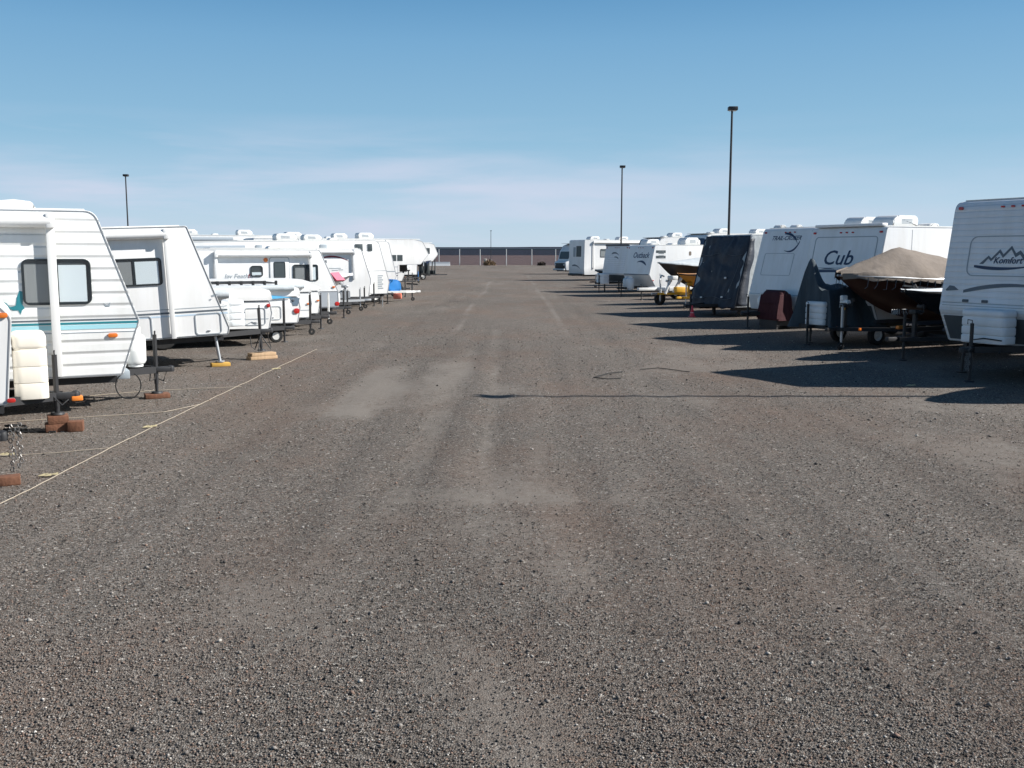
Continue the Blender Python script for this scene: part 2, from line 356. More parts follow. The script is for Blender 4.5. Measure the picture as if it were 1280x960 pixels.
ITEMS = []
class TT:
    """one travel trailer, nose at local x=0, body running to -x"""
    def __init__(s, name, label, cat, group, J, head, L=6.2, W=2.35, z0=.5, z1=2.8, st=.6, zn=1.25, sb=.28, tl=.5, body=None, rt=.2,
                 pitch=0, wheels=2, wx=None, trim=TRIM, F=None, jk='pad', jm=None, jztop=.95, profile=None, rads=None, tongue=True, far=False, zt=None, zf=0.0):
        d = Vector((math.cos(head), math.sin(head), 0))
        Fw = Vector(F) if F is not None else Vector(J)-d*tl
        s.L, s.W, s.z0, s.z1, s.st, s.zn, s.sb = L, W, z0, z1, st, zn, sb
        s.root = empty(name, (Fw.x, Fw.y, 0), head, pitch); tag(s.root, label, cat, group)
        right = math.cos(head) < 0
        s.sg = 1 if right else -1      # side-frame a = sg*u (u = metres behind the nose)
        s.near = W/2 if right else -W/2
        s.S = frame((0, s.near, 0), (-1, 0, 0) if right else (1, 0, 0), (0, 0, 1))
        s.Fr = frame((0, 0, zn), (0, 1, 0), (-st, 0, z1-zn)); s.FL = math.hypot(st, z1-zn)
        P = profile or [(-L, z0), (-sb, z0), (0, zn), (-st, z1), (-L+.06, z1)]
        rad = rads or [.03, .04, .09, rt, .08]
        s.P = roundpoly(P, rad, 6)
        Mx = frame((0, 0, 0), (1, 0, 0), (0, 0, 1))
        b = B(); prism(b, s.P, -W/2, W/2, Mx, bev=.03, seg=3); s.body = fin('body', b, body or W1, s.root, smooth=40)
        b = B()
        for sd in (-1, 1):
            c = -sd*W/2
            ring(b, offset(s.P, .010), offset(s.P, .024), c-.006 if c < 0 else c-.02, c+.02 if c < 0 else c+.006, Mx)
        fin('edge_trim', b, trim, s.body, smooth=40)
        # roof skin
        b = B(); box(b, -L+.15, -st-.12, -W/2+.1, W/2-.1, z1-.01, z1+.02, bev=.01); s.roof = fin('roof', b, ROOF, s.root)
        # running gear
        b = B()
        for sd in (-1, 1): box(b, -L+.1, -sb-.05, sd*W*.36-.03, sd*W*.36+.03, z0-.13, z0+.01)
        for k in range(int(L)): box(b, -L+.4+k*1.0, -L+.46+k*1.0, -W*.34, W*.34, z0-.1, z0-.02)
        wx = wx if wx is not None else -L*.58
        xs = [wx] if wheels == 1 else [wx-.42, wx+.42]
        for x in xs: cyl(b, (x, -W/2+.2, .34), (x, W/2-.2, .34), .035, seg=8)
        fin('chassis', b, BLK, s.root)
        for x in xs:
            for sd in (-1, 1): wheel(s.root, x, sd*(W/2-.13), sd)
        b = B(); r_ = .42; ww = (xs[-1]-xs[0]) if len(xs) > 1 else 0
        pts = [(wx-ww/2-r_*1.05, z0-.01)]+[(wx-ww/2-r_*.95+(ww+r_*1.9)*k/8, z0+.05+.22*math.sin(math.pi*min(1, max(0, .12+k/8*.76)))) for k in range(9)]+[(wx+ww/2+r_*1.05, z0-.01)]
        b.free()
        for sd in (-1, 1):
            b = B(); prism(b, pts, -.006, .006, frame((0, sd*W/2, 0), (1, 0, 0), (0, 0, 1))); fin('wheel_arch', b, BLK, s.body, smooth=0)
        if tongue:
            aframe(s.root, tl, zt if zt else z0, -sb-.1, .5); jack(s.root, tl, 0, jztop, jk, jm, zf=zf)
        s.tl = tl
    def A(s, u): return s.sg*u
    def win(s, u, z, w, h, **k): return window(s.S, s.A(u), z, w, h, s.body, **k)
    def stripe(s, u0, u1, za, zb, w, m, name='stripe'):
        a0, a1 = s.A(u0), s.A(u1)
        if a0 > a1: a0, a1, za, zb = a1, a0, zb, za
        return plate(name, [(a0, za-w/2), (a1, zb-w/2), (a1, zb+w/2), (a0, za+w/2)], s.S, m, s.body, .001, .004)
    def hatch(s, u, z, w, h, r=.07): 
        o = outline('hatch', s.A(u), z, w, h, r, .018, s.S, GSEAM, s.body, .012)
        b = B(); box(b, s.A(u)-.03, s.A(u)+.03, z-h*.36, z-h*.30, .0, .02, s.S, bev=.004); fin('latch', b, TRIM, o)
        return o
    def light(s, M, a, b_, m=None, w=.1, h=.045):
        bb = B(); prism(bb, rrect(a, b_, w, h, h*.45), 0, .03, M, bev=.008); return fin('marker_light', bb, m or AMB, s.body)
    def vents(s, u, z, n=2):
        for k in range(n):
            o = outline('vent', s.A(u), z+k*.19, .34, .12, .02, .02, s.S, GSEAM, s.body, .01)
            b = B()
            for q in range(3): box(b, s.A(u)-.15, s.A(u)+.15, z+k*.19-.04+q*.03, z+k*.19-.025+q*.03, 0, .008, s.S)
            fin('louvre', b, FRAME, o, smooth=0)

HL, HR = TH, TH+math.pi
def at(D, px): return Vector(((px-640)/F_PX*D, D, 0))
def fwd(h): return Vector((math.cos(h), math.sin(h), 0))
def block(J, label, m, w=.34, d=.2, h=.1, rz=0, n=1, grp=None, gap=True):
    e = empty('wood_block', (J.x, J.y, 0), rz); tag(e, label, 'block', grp)
    z = 0
    for k in range(n):
        b = B(); box(b, -w/2+.03*k, w/2-.03*k, -d/2, d/2, z, z+h, bev=.008); fin('board', b, m, e); z += h+.001
    return e

# ================================================================== LEFT ROW
GL = 'trailers parked along the left side'
GP = 'folded pop up campers in the left row'
# --- low trailer at the frame edge, only its chained jack is in view
J = at(9.35, -40)
e = empty('utility_trailer', (J.x-1.35*math.cos(HL), J.y-1.35*math.sin(HL), 0), HL)
tag(e, 'low flat trailer whose chained jack stands at the very left edge of the gravel', 'trailer')
b = B(); box(b, -3, 0, -.8, .8, .5, .56); fin('deck', b, WOODL, e)
b = B()
for sd in (-1, 1): box(b, -3, 0, sd*.82-.03, sd*.82+.03, .44, .58); box(b, -3, 0, sd*.82-.02, sd*.82+.02, .8, .84)
for x in (-3, -1.5, -.03): box(b, x, x+.04, -.84, -.8, .5, .84); box(b, x, x+.04, .8, .84, .5, .84)
fin('rail', b, BLK, e); aframe(e, 1.35, .52, -.1, .5); jk = jack(e, 1.35, 0, .9, zf=.09)
for sd in (-1, 1): wheel(e, -1.7, sd*.95, sd, .3, .18)
b = B()
for k in range(26):
    a = k*2.4; z = .56-.017*k; c = Vector((1.68+.045*math.cos(a), .045*math.sin(a), z))
    tube(b, [c+Vector((.018*math.cos(t)*math.cos(a), .018*math.cos(t)*math.sin(a), .024*math.sin(t))) for t in [i*math.pi/3 for i in range(6)]], .006, 4, True)
fin('safety_chain', b, CHAIN, e)
block(at(9.4, -2), 'orange brown wood block under the chained hitch at the left edge', WOODR, .2, .16, .085, HL); block(J, 'wood block under the jack of the flat trailer off the left edge', WOODR, .3, .2, .085, HL)

# --- low rounded trailer with beige tank cover
J0 = at(12.35, 65)
t = TT('camper_trailer', 'low white camper with rounded amber lit nose and beige tank cover at the left edge', 'camper', GL, J0, HL,
       L=4.2, W=2.0, z0=.5, z1=1.74, st=.22, zn=1.5, sb=.09, tl=.45, rt=.18, wheels=1, jk='pad', jm=BLK, jztop=.96, zf=.21, zt=.5,
       rads=[.03, .03, .16, .16, .08], body=W1)
tankcover(t.root, .17, .46, .74, .38, .8, BEIGE, 4, gap=.004, bv=.007)
t.light(t.S, t.A(.10), 1.52, w=.12, h=.06); t.light(t.S, t.A(.06), .55, RED, w=.09, h=.05); pass
b = B(); box(b, .62, .75, -.06, .06, .37, .43, bev=.01); fin('coupler_cap', b, ORNG, t.root)
b = B(); tube(b, [(.45, .05, .5), (.55, .12, .42), (.6, .08, .33), (.52, .02, .36), (.42, .07, .45)], .012); tube(b, [(.4, -.08, .46), (.5, -.14, .34), (.58, -.1, .4)], .01); fin('wiring', b, BLK, t.root)
block(J0, 'stack of reddish wood blocks under the rusty jack of the low camper', WOODR, .30, .25, .1, HL, 2)
e = empty('wood_block', (J0.x+.23, J0.y-.02, 0), .3); tag(e, 'single short reddish wood block lying beside the taller stack', 'block')
b = B(); box(b, -.09, .09, -.08, .08, 0, .13, bev=.01); fin('board', b, WOODR, e)
# coiled black cable near it
c = gp(20, 541); b = B()
tube(b, [c+Vector((.16*math.cos(k*.8)*(1-.02*k), .1*math.sin(k*.8), .02+.006*k)) for k in range(16)], .014)
tube(b, [c+Vector((.1*k, -.01*(k % 2), .015)) for k in range(6)], .012)
tag(fin('cable', b, RUB), 'black coiled cable lying on gravel left of the wood block stack', 'cable')

# --- L1 ribbed aluminium trailer with teal stripes
J1 = at(15.25, 192)
t = TT('travel_trailer', 'white ribbed aluminium trailer with teal stripes, bird decal and one large dark framed window', 'travel trailer', GL, J1, HL,
       L=6.0, W=2.35, z0=.51, z1=2.8, st=.52, zn=1.27, sb=.26, tl=.33, rt=.2, body=W2, jk='pad', jztop=.98, zf=.075, zt=.5)
t.win(1.04, 1.83, .86, .62, blinds=((-.27, .38, .90, 1), (.20, .46, .88, 0)), r=.09)
t.win(3.6, 1.85, .9, .5)
awning(t.S, 1.09, 4.9, 2.74, t.body, zb=.54, sgn=-1, armw=.11, roll=.085)
t.stripe(.02, 6, 1.305, 1.305, .022, DGREY); t.stripe(.02, 6, 1.26, 1.26, .03, TEAL); t.stripe(.05, 6, 1.205, 1.205, .06, LTEAL); t.stripe(.08, 6, 1.13, 1.13, .012, GREYV)
t.light(t.S, t.A(.37), 1.08, w=.13, h=.06)
# bird decal
bird = [(-.20, .10), (-.12, .06), (-.08, 0), (0, .02), (.02, .14), (.06, .24), (.11, .23), (.10, .10), (.09, .03), (.12, -.02), (.08, -.05), (.06, -.11), (.03, -.05), (-.04, -.05), (-.10, -.01), (-.16, .05)]
plate('bird_decal', [(t.A(1.56)+x*.9, 1.50+y*.9) for x, y in bird], t.S, TEAL, t.body)
plate('decal', [(t.A(.42)+x, 1.51+y) for x, y in ((-.05, .02), (.0, -.01), (.04, .03), (.03, -.03), (-.02, -.03))], t.S, GREYV, t.body)
vent(t.root, -1.5, -.4, 2.82, .55, .13); aircon(t.root, -3.4, 0, 2.82)
tanks(t.root, .02, .52, r=.16, h=.5)
b = B(); tube(b, [(-.18+.17*math.sin(math.radians(q)), -1.0, .34-.19*math.cos(math.radians(q))) for q in range(-150, 151, 15)], .010); fin('cord', b, RUB, t.root)
b = B(); tube(b, [(.3, .05, .5), (.34, .1, .3), (.44, .05, .25), (.5, 0, .45)], .011); tube(b, [(.25, -.1, .5), (.22, -.1, .28), (.3, -.08, .3), (.32, -.06, .45)], .01); fin('wiring', b, BLK, t.root)
b = B(); box(b, -.3, -.12, -.7, -.3, .4, .52, bev=.01); fin('battery_box', b, GREYV, t.root)
block(J1, 'flat rust coloured board under the jack of the teal striped trailer', WOODR, .36, .24, .07, HL)

# --- L2 smooth white trailer, nose up
J2 = at(21.0, 326)
t = TT('travel_trailer', 'smooth white trailer with sloped nose, thin grey stripes and two rounded hatch doors', 'travel trailer', GL, J2, HL,
       L=6.6, W=2.35, z0=.64, z1=2.77, st=.66, zn=.78, sb=.03, tl=.85, rt=.05, pitch=R(-2.2), body=W1, jk='pad', jztop=1.05, zf=.15, zt=.62, trim=SEAM,
       rads=[.03, .04, .02, .05, .08])
t.win(1.68, 1.93, 1.0, .52, blinds=((-.25, .42, .9, 1), (.23, .42, .9, 0)), r=.07)
awning(t.S, 1.07, 5.3, 2.72, t.body, zb=.64, sgn=-1, armw=.09, roll=.08)
t.stripe(.02, 6.5, 1.20, 1.20, .014, GREYV); t.stripe(.02, 6.5, 1.13, 1.13, .035, DGREY); t.stripe(.02, 6.5, 1.07, 1.07, .03, mat('pale_blue_vinyl', (.5, .62, .72), .4))
t.hatch(.40, .88, .5, .42); t.hatch(1.75, .88, .62, .44)
plate('decal', [(t.A(.24)+x, 1.42+y) for x, y in ((-.07, .0), (.0, .03), (.07, .02), (.02, -.01), (-.05, -.03))], t.S, GREYV, t.body)
plate('decal', [(t.A(.33)+x, 1.34+y) for x, y in ((-.03, .0), (.0, .02), (.03, .01), (.0, -.02))], t.S, GREYV, t.body)
tankcover(t.root, .32, .72, .7, .36, .55, TANKB, 4)
vent(t.root, -2.4, -.3, 2.79, .4, .1); vent(t.root, -2.9, .3, 2.79, .4, .1)
b = B(); cyl(b, (-.25, -.95, .6), (-.2, -.98, .12), .03, seg=8); cyl(b, (-.2, -.98, .09), (-.2, -.98, .12), .09, seg=12); fin('stabiliser', b, GALV, t.root)
b = B()
for a in (0, 2.1, 4.2): cyl(b, (.85, 0, .5), (.85+.2*math.cos(a), .2*math.sin(a), .16), .012, seg=6)
tube(b, [(1.0, .05, .55), (1.06, .12, .3), (1.08, .1, .18)], .01); tube(b, [(.6, -.1, .6), (.62, -.12, .25), (.7, -.1, .2)], .01); fin('chain', b, BLK, t.root)
e = block(J2, 'pale board lying on dark timbers under the tripod jack of the sloped nose trailer', WOODL, .62, .22, .07, HL+.25, 2)
p = t.root.matrix_basis @ Vector((-.2, -.98, 0)); block(Vector((p.x, p.y, 0)), 'small yellowish board under the front corner of the sloped nose trailer', mat('yellow_board', (.62, .36, .07), .8, vary=.2), .36, .2, .07, HL)
b = B(); box(b, -3.2, -3.05, -1.05, -.95, .42, .52, bev=.01); fin('reflector', b, RED, t.root)

# --- folded pop-up campers
def popup(J, label, W=1.8, L=4.4, zs=1.08, zt=1.42, z0=.4, tl=.5, body=W1, lidm=W1, jk='pad', **k):
    t = TT('folding_camper', label, 'folding camper', GP, J, HL, L=L, W=W, z0=z0, z1=zs, st=.05, zn=.8, sb=.08, tl=tl, rt=.04, body=body, wheels=1, jk=jk, zt=.42, rads=[.03, .05, .1, .04, .04], **k)
    b = B(); P = roundpoly([(-L-.04, zs+.025), (.0, zs+.025), (-.04, zt-.08), (-.3, zt), (-L+.2, zt), (-L, zt-.1)], [.02, .02, .1, .2, .15, .08], 4)
    prism(b, P, -W/2-.03, W/2+.03, frame((0, 0, 0), (1, 0, 0), (0, 0, 1)), bev=.05, seg=3); lid = fin('lid', b, lidm, t.root, smooth=40)
    b = B(); box(b, -L+.05, -.1, -W/2+.02, W/2-.02, zs-.0, zs+.035); fin('lid_seal', b, SEAM, t.root)
    t.lid = lid; return t
t = popup(at(25.1, 355), 'folded camper with grey rolled awning bag and small red lamp behind the sloped nose trailer', zt=1.42, jztop=1.05)
t.hatch(.42, .72, .5, .42); t.light(t.S, t.A(.1), .98, RED, .09, .09); t.stripe(.1, 4.3, .66, .66, .02, GREYV)
b = B(); cyl(b, (t.A(1.05), 1.27, .1), (t.A(3.2), 1.27, .1), .10, seg=14, M=t.S); fin('awning_bag', b, LGREYC, t.root)
text('', .1, t.S, DGREY, t.body) if False else None
b = B(); tube(b, [(t.A(.6), .55, .01), (t.A(.5), .6, .01), (t.A(.4), .55, .01), (t.A(.3), .6, .01)], .008, M=t.S); fin('decal', b, GREYV, t.body)
wheel(t.root, .28, 0, 1, .17, .12)
t = popup(at(27.4, 388), 'folded camper with bright blue canvas flap on its front corner', zt=1.40, jk='wheel', jztop=1.1)
t.light(t.S, t.A(.12), .72, RED, .16, .14); t.hatch(.75, .68, .45, .36); t.light(t.S, t.A(.2), 1.0, SEAM, .07, .05)
plate('canvas_flap', [(t.A(1.45), 1.22), (t.A(.25), 1.08), (t.A(1.25), 1.02)], t.S, LBLUE, t.lid, .035, .05)
plate('canvas_corner', [(t.A(.28), 1.08), (t.A(.02), 1.06), (t.A(.08), .86), (t.A(.2), .86)], t.S, mat('slate_canvas', (.12, .17, .22), .8), t.body, .002, .012)
b = B(); cyl(b, (t.A(.2), 1.33, .08), (t.A(1.7), 1.33, .08), .08, seg=12, M=t.S); fin('awning_bag', b, LGREYC, t.root)
b = B(); tube(b, [(-.6, -.75, 1.46), (-2.4, -.75, 1.46)], .022); tube(b, [(-.6, .7, 1.46), (-2.4, .7, 1.46)], .022)
for k in range(7): tube(b, [(-.6-.3*k, -.8, 1.46), (-.6-.3*k, .75, 1.46)], .015); box(b, -.63-.3*k, -.57-.3*k, -.78, -.72, 1.36, 1.52)
fin('roof_rack', b, BLK, t.lid)
t = popup(at(29.6, 401), 'tall boxy folded camper with plain white side just before the grey hatch trailer', zs=1.12, zt=1.5, jk='pad', jztop=1.0)
t.stripe(.1, 4, .62, .62, .02, GREYV); t.light(t.S, t.A(.12), .8, AMB, .08, .05)
b = B(); cyl(b, (t.A(.25), 1.3, .07), (t.A(1.5), 1.3, .07), .06, seg=12, M=t.S); fin('awning_bag', b, LGREYC, t.root)
t = popup(at(31.6, 411), 'white folded camper hidden between two others with a white wheel jack', zt=1.3, jk='wheel', jm=WRIM)
t.light(t.S, t.A(.1), .8, AMB, .08, .05)

# --- L6 hybrid trailer with lettering and door
t = TT('travel_trailer', 'low white trailer with script lettering, orange porch lamp, door and grey front hatch', 'travel trailer', GL, at(34.7, 430), HL,
       L=6.6, W=2.2, z0=.42, z1=2.36, st=.62, zn=.95, sb=.1, tl=.50, rt=.12, body=W1, wheels=2, wx=-4.3)
t.win(1.12, 1.60, .84, .54, blinds=((-.2, .42, .8, 1), (.3, .2, .85, 0)))
t.win(2.72, 1.66, .40, .36, split=False, r=.09, blinds=((0, .75, .3, 0),))
door(t.S, t.A(1.98), .55, 2.1, .62, t.body); awning(t.S, .95, 4.0, 2.30, t.body, zb=1.35, sgn=-1, armw=.1, roll=.08)
o = t.light(t.S, t.A(2.42), 2.02, AMB, .14, .14)
text('Jay Feather', .21, t.S @ Matrix.Translation((t.A(3.28), 1.50, 0)), GREYV, t.body, .3)
plate('decal', [(t.A(2.92)+x, 1.42+y) for x, y in ((-.07, .12), (-.01, .18), (.0, .05), (.07, -.08), (-.04, -.02), (-.09, -.08))], t.S, MAROONV, t.body)
plate('stripe', arc_strip((t.A(2.95), 1.25), (t.A(1.5), 1.32), .08, .07, .02), t.S, DGREY, t.body); t.stripe(0.1, 6, .95, .95, .02, GREYV)
plate('front_hatch', rrect(t.A(.35), .72, .62, .5, .02), t.S, mat('grey_hatch_paint', (.36, .39, .42), .5), t.body, .002, .02)
outline('hatch_frame', t.A(.35), .72, .66, .54, .03, .03, t.S, TRIM, t.body, .025); t.light(t.S, t.A(.08), .56, RED, .16, .14); t.light(t.S, t.A(.18), 1.12, AMB, .1, .06)
vent(t.root, -2.0, -.3, 2.38); tanks(t.root, .18, .5, r=.14, h=.4)

# --- boats -----------------------------------------------------------
def boat(name, label, loc, head, L=5.2, Bm=2.1, zk=.55, zg=1.3, rise=.35, hull=CHULL, cover=None, ridge=.35, peak=None, stripe=None, group='covered boats on trailers',
         covname='boat_cover', hemdrop=.12, cat='boat', stripe_z=.55, wr=.02, deck=None, toprise=0):
    e = empty(name, (loc[0], loc[1], 0), head); tag(e, label, cat, group)
    NS = 22
    def sec(s):
        b_ = Bm/2*(1-s**3.0)**.62 if s < 1 else 0
        b_ = max(b_, .012); g = zg+rise*s**1.8
        k = zk+(g-zk-.05)*max(0, (s-.45)/.55)**2.2
        ch = b_*(.80-.35*s*s); cz = k+(g-k)*(.30+.12*s)
        return b_, g, k, ch, cz
    b = B(); rows = []
    for i in range(NS+1):
        s = i/NS; b_, g, k, ch, cz = sec(s); x = -L+L*s
        rows.append([b.verts.new((x, y, z)) for y, z in ((-b_, g), (-(b_*.4+ch*.6), (g+cz)/2), (-ch, cz), (0, k), (ch, cz), ((b_*.4+ch*.6), (g+cz)/2), (b_, g))])
    for i in range(NS):
        for j in range(6): b.faces.new((rows[i][j], rows[i+1][j], rows[i+1][j+1], rows[i][j+1]))
    b.faces.new(rows[0]); b.faces.new(rows[-1][::-1])
    for i in range(NS): b.faces.new((rows[i][0], rows[i][6], rows[i+1][6], rows[i+1][0]))
    fin('hull', b, hull, e, 40)
    b = B(); pts = []
    for sd in (-1, 1):
        tube(b, [(-L+L*i/NS, sd*(sec(i/NS)[0]+.012), sec(i/NS)[1]-.02) for i in range(NS+1)], .028, 6)
    fin('rub_rail', b, TRIM if not deck else RUB, e)
    if stripe:
        for sd in (-1, 1):
            b = B()
            for i in range(3, NS-5):
                q = []
                for s in (i/NS, (i+1)/NS):
                    b_, g, k, ch, cz = sec(s); mm = (b_*.4+ch*.6); f = stripe_z
                    for dz in (.0, .16):
                        f2 = min(1, f+dz); zz = g+(((g+cz)/2)-g)*f2; yy = b_+(mm-b_)*f2
                        q.append((-L+L*s, sd*(yy+.006), zz))
                b.faces.new([b.verts.new(q[m_]) for m_ in (0, 1, 3, 2)])
            fin('stripe', b, stripe, e, 0)
    m = cover or deck
    if m:
        b = B(); NY = 14; rows = []
        for i in range(NS+1):
            s = i/NS; b_, g, k, ch, cz = sec(min(s, .995)); x = -L+L*s
            rr = ridge*(math.sin(math.pi*min(1, s*.55+.32))**1.0 if not peak else 1)
            top = g+rr*(1-s**2.5)
            if peak: top = g+.10*(1-s)+max(0, peak[1]*(1-abs(s-peak[0])/(.75 if s < peak[0] else 1.02-peak[0])))*1.0
            row = []
            for j in range(NY+1):
                v = -1+2*j/NY; y = v*(b_+.03); c = 1-abs(v)**(1.15 if peak else 1.7)
                z = g+.02+(top-g)*c
                ag = math.atan2(v, (s-peak[0])*2.2) if peak else 0; rd = math.hypot(v, (s-peak[0])*1.6) if peak else 0
                fold = (wr*1.0*math.sin(ag*13)*min(1, rd*1.5)*(1 if abs(v) < .97 else .4) if peak else wr*math.sin(s*26+v*5)*(1-c))+wr*.8*mnoise.noise(Vector((x*1.7, v*2.5, 3.1)))
                row.append(b.verts.new((x+(.0), y, z+fold)))
            if cover:
                dz = hemdrop*(1+.35*math.sin(i*2.3))
                row = [b.verts.new((x, -(b_+.045), g-dz))]+row+[b.verts.new((x, b_+.045, g-dz))]
            rows.append(row)
        n = len(rows[0])
        for i in range(NS):
            for j in range(n-1): b.faces.new((rows[i][j], rows[i+1][j], rows[i+1][j+1], rows[i][j+1]))
        if cover:
            b.faces.new(rows[0][::-1])
        fin(covname if cover else 'deck', b, m, e, 60)
    e['_L'] = L; del e['_L']
    return e, sec
def boat_trailer(label, loc, head, L=5.0, W=1.9, z=.42, tl=1.0, m=BLK, J='wheel', winchm=None, jm=None, wheelr=.32, lights=True, ztop=.85):
    # loc = under the bow; tongue runs tl ahead of it
    e = empty('boat_trailer', (loc[0], loc[1], 0), head); tag(e, label, 'boat trailer', 'boat trailers')
    b = B()
    for sd in (-1, 1):
        box(b, -L, -1.0, sd*W*.42-.04, sd*W*.42+.04, z-.05, z+.05)
        p0 = Vector((-1.0, sd*W*.42, z)); p1 = Vector((tl-.1, sd*.04, z)); d = p1-p0
        box(b, 0, d.length, -.04, .04, -.045, .045, frame(p0, d, (0, 0, 1)))
    for x in (-L+.05, -L*.6, -1.2): box(b, x-.04, x+.04, -W*.42, W*.42, z-.08, z-.01)
    fin('frame', b, m, e)
    b = B()
    for sd in (-1, 1): box(b, -L+.3, -1.3, sd*.45-.05, sd*.45+.05, z+.06, z+.14)
    fin('bunk', b, mat('bunk_carpet', (.06, .06, .07), .95), e)
    for sd in (-1, 1):
        wheel(e, -L*.68, sd*(W/2+.02), sd, wheelr, .2)
        b = B(); P = [(-L*.68+(wheelr+.09)*math.cos(a), wheelr+(wheelr+.08)*math.sin(a)) for a in [math.pi*k/10 for k in range(11)]]
        P2 = [(-L*.68+(wheelr+.065)*math.cos(a), wheelr+(wheelr+.055)*math.sin(a)) for a in [math.pi*k/10 for k in range(11)]]
        prism(b, P+P2[::-1], -.12, .12, frame((0, sd*(W/2+.02), 0), (1, 0, 0), (0, 0, 1))); fin('fender', b, m, e)
    w = winchm or m
    b = B(); box(b, .12, .19, -.04, .04, z, z+.55); box(b, .02, .26, -.09, .09, z+.5, z+.6, bev=.02); cyl(b, (.14, -.14, z+.55), (.14, .14, z+.55), .05, seg=10)
    tube(b, [(.14, .14, z+.55), (.14, .2, z+.55), (.14, .2, z+.72)], .012); box(b, -.08, .04, -.08, .08, z+.62, z+.70, bev=.02); fin('winch_post', b, w, e)
    b = B(); box(b, tl-.1, tl+.2, -.045, .045, z-.04, z+.05, bev=.01); fin('coupler', b, w, e)
    jack(e, tl-.22, .07, ztop, J, jm or GALV)
    if lights:
        for sd in (-1, 1):
            b = B(); box(b, -.02, .05, sd*.34-.02, sd*.34+.02, z-.02, z+.04, bev=.008); fin('marker_light', b, AMB, e)
    return e

d = fwd(HL)
Jb = at(39.1, 452); p = Jb-d*.8
boat('covered_boat', 'white hulled boat under white canvas with a faded pink red panel on the left', (p.x+.4, p.y+.2), HL, 4.8, 2.0, .6, 1.15, .3, hull=W1, cover=CLOTHW, ridge=.55, hemdrop=.05, wr=.03)
bpy.data.objects['covered_boat'].name = 'covered_boat'
e = bpy.data.objects['covered_boat']
b = B(); prism(b, [(-.34, .17), (.06, .19), (.26, -.15), (-.16, -.15)], -.10, .012, frame((-.74, -.66, 1.36), (1, .42, 0), (0, .55, 1))); fin('red_panel', b, PINK, e)
for (D, px, lab) in ((36.9, 438, 'dark flat trailer squeezed between the script lettered trailer and the canvas covered boat'), (41.0, 459, 'dark flat trailer between the canvas covered boat and the red swoosh trailer')):
    c = at(D, px)-d*.9; e2 = empty('utility_trailer', (c.x, c.y, 0), HL); tag(e2, lab, 'trailer')
    b = B(); box(b, -2.6, 0, -.6, .6, .40, .46); fin('deck', b, BLK, e2); b = B(); box(b, -.04, 0, -.6, .6, .46, .75); box(b, -2.6, 0, -.62, -.58, .46, .7); box(b, -2.6, 0, .58, .62, .46, .7); fin('rail', b, GALV, e2)
    aframe(e2, .95, .46, 0, .4); jack(e2, .8, 0, .85, 'wheel'); wheel(e2, -1.5, -.72, -1, .28, .16); wheel(e2, -1.5, .72, 1, .28, .16)
boat_trailer('galvanised trailer carrying the white canvas covered boat with the pink panel', (p.x, p.y), HL, 4.6, 1.9, .42, 1.0, GALV, 'wheel')

# --- L7 low white trailer with red swoosh
t = TT('travel_trailer', 'low white trailer with a thin dark red swoosh under its awning rail', 'travel trailer', GL, at(42.8, 468), HL,
       L=6.6, W=2.3, z0=.45, z1=2.44, st=.4, zn=1.15, sb=.12, tl=.5, rt=.15, body=W1)
plate('swoosh', arc_strip((t.A(2.0), 2.08), (t.A(.95), 1.92), .10, .10, .02), t.S, MAROONV, t.body)
awning(t.S, .75, 2.6, 2.40, t.body, zb=1.2, sgn=-1, armw=.12); t.vents(2.05, 1.72, 2)
b = B()
for k, (a, z, w) in enumerate(((1.55, 1.62, .5), (1.55, 1.54, .25), (1.3, 1.56, .2))): box(b, t.A(a)-w/2, t.A(a)+w/2, z, z+.03, 0, .004, t.S)
fin('decal', b, GREYV, t.body)
b = B(); cyl(b, (.7, -.5, .4), (.7, -.5, 0.0), .02, seg=6); fin('stabiliser', b, GALV, t.root); tanks(t.root, .2, .5)

# --- L9 long white trailer
t = TT('travel_trailer', 'long tall white trailer with pale door and grey lettering down its front edge', 'travel trailer', GL, at(44.9, 485), HL,
       L=9.0, W=2.4, z0=.5, z1=2.82, st=.45, zn=1.0, sb=.1, tl=.32, rt=.3, body=W1, wx=-5.8, pitch=R(-.8))
door(t.S, t.A(1.25), .65, 2.35, .62, t.body, win=False); t.win(1.62, 1.5, .34, .5, split=False, blinds=((0, .7, .9, 0),), r=.03)
b = B()
for k in range(7): box(b, t.A(.42)-.12, t.A(.42)+.12-.05*(k % 2), .72+k*.09, .77+k*.09, 0, .004, t.S)
fin('decal', b, GREYV, t.body); t.stripe(.1, 8.8, 1.5, 1.5, .02, GREYV); t.hatch(3.2, .85, .7, .4); t.win(4.4, 1.9, 1.0, .5)
b = B(); cyl(b, (t.A(6.2), 2.5, .10), (t.A(8.6), 2.5, .10), .15, seg=14, M=t.S); fin('awning_roll', b, GREYV, t.root)
for u_, w_ in ((5.6, .26), (2.9, .3), (1.35, .34), (.85, .2)):
    b = B(); box(b, t.A(u_)-w_/2, t.A(u_)+w_/2, 2.36, 2.66, 0, .03, t.S, bev=.008); fin('wall_vent', b, GREYV if u_ > 2 else BACK, t.body)
aircon(t.root, -4.2, 0, 2.84); vent(t.root, -2.2, -.2, 2.84)
b = B(); cyl(b, (.1, .4, .5), (.1, .4, 0), .03, seg=8); cyl(b, (.1, .4, 0), (.1, .4, .03), .1, seg=10); fin('stabiliser', b, BLK, t.root)

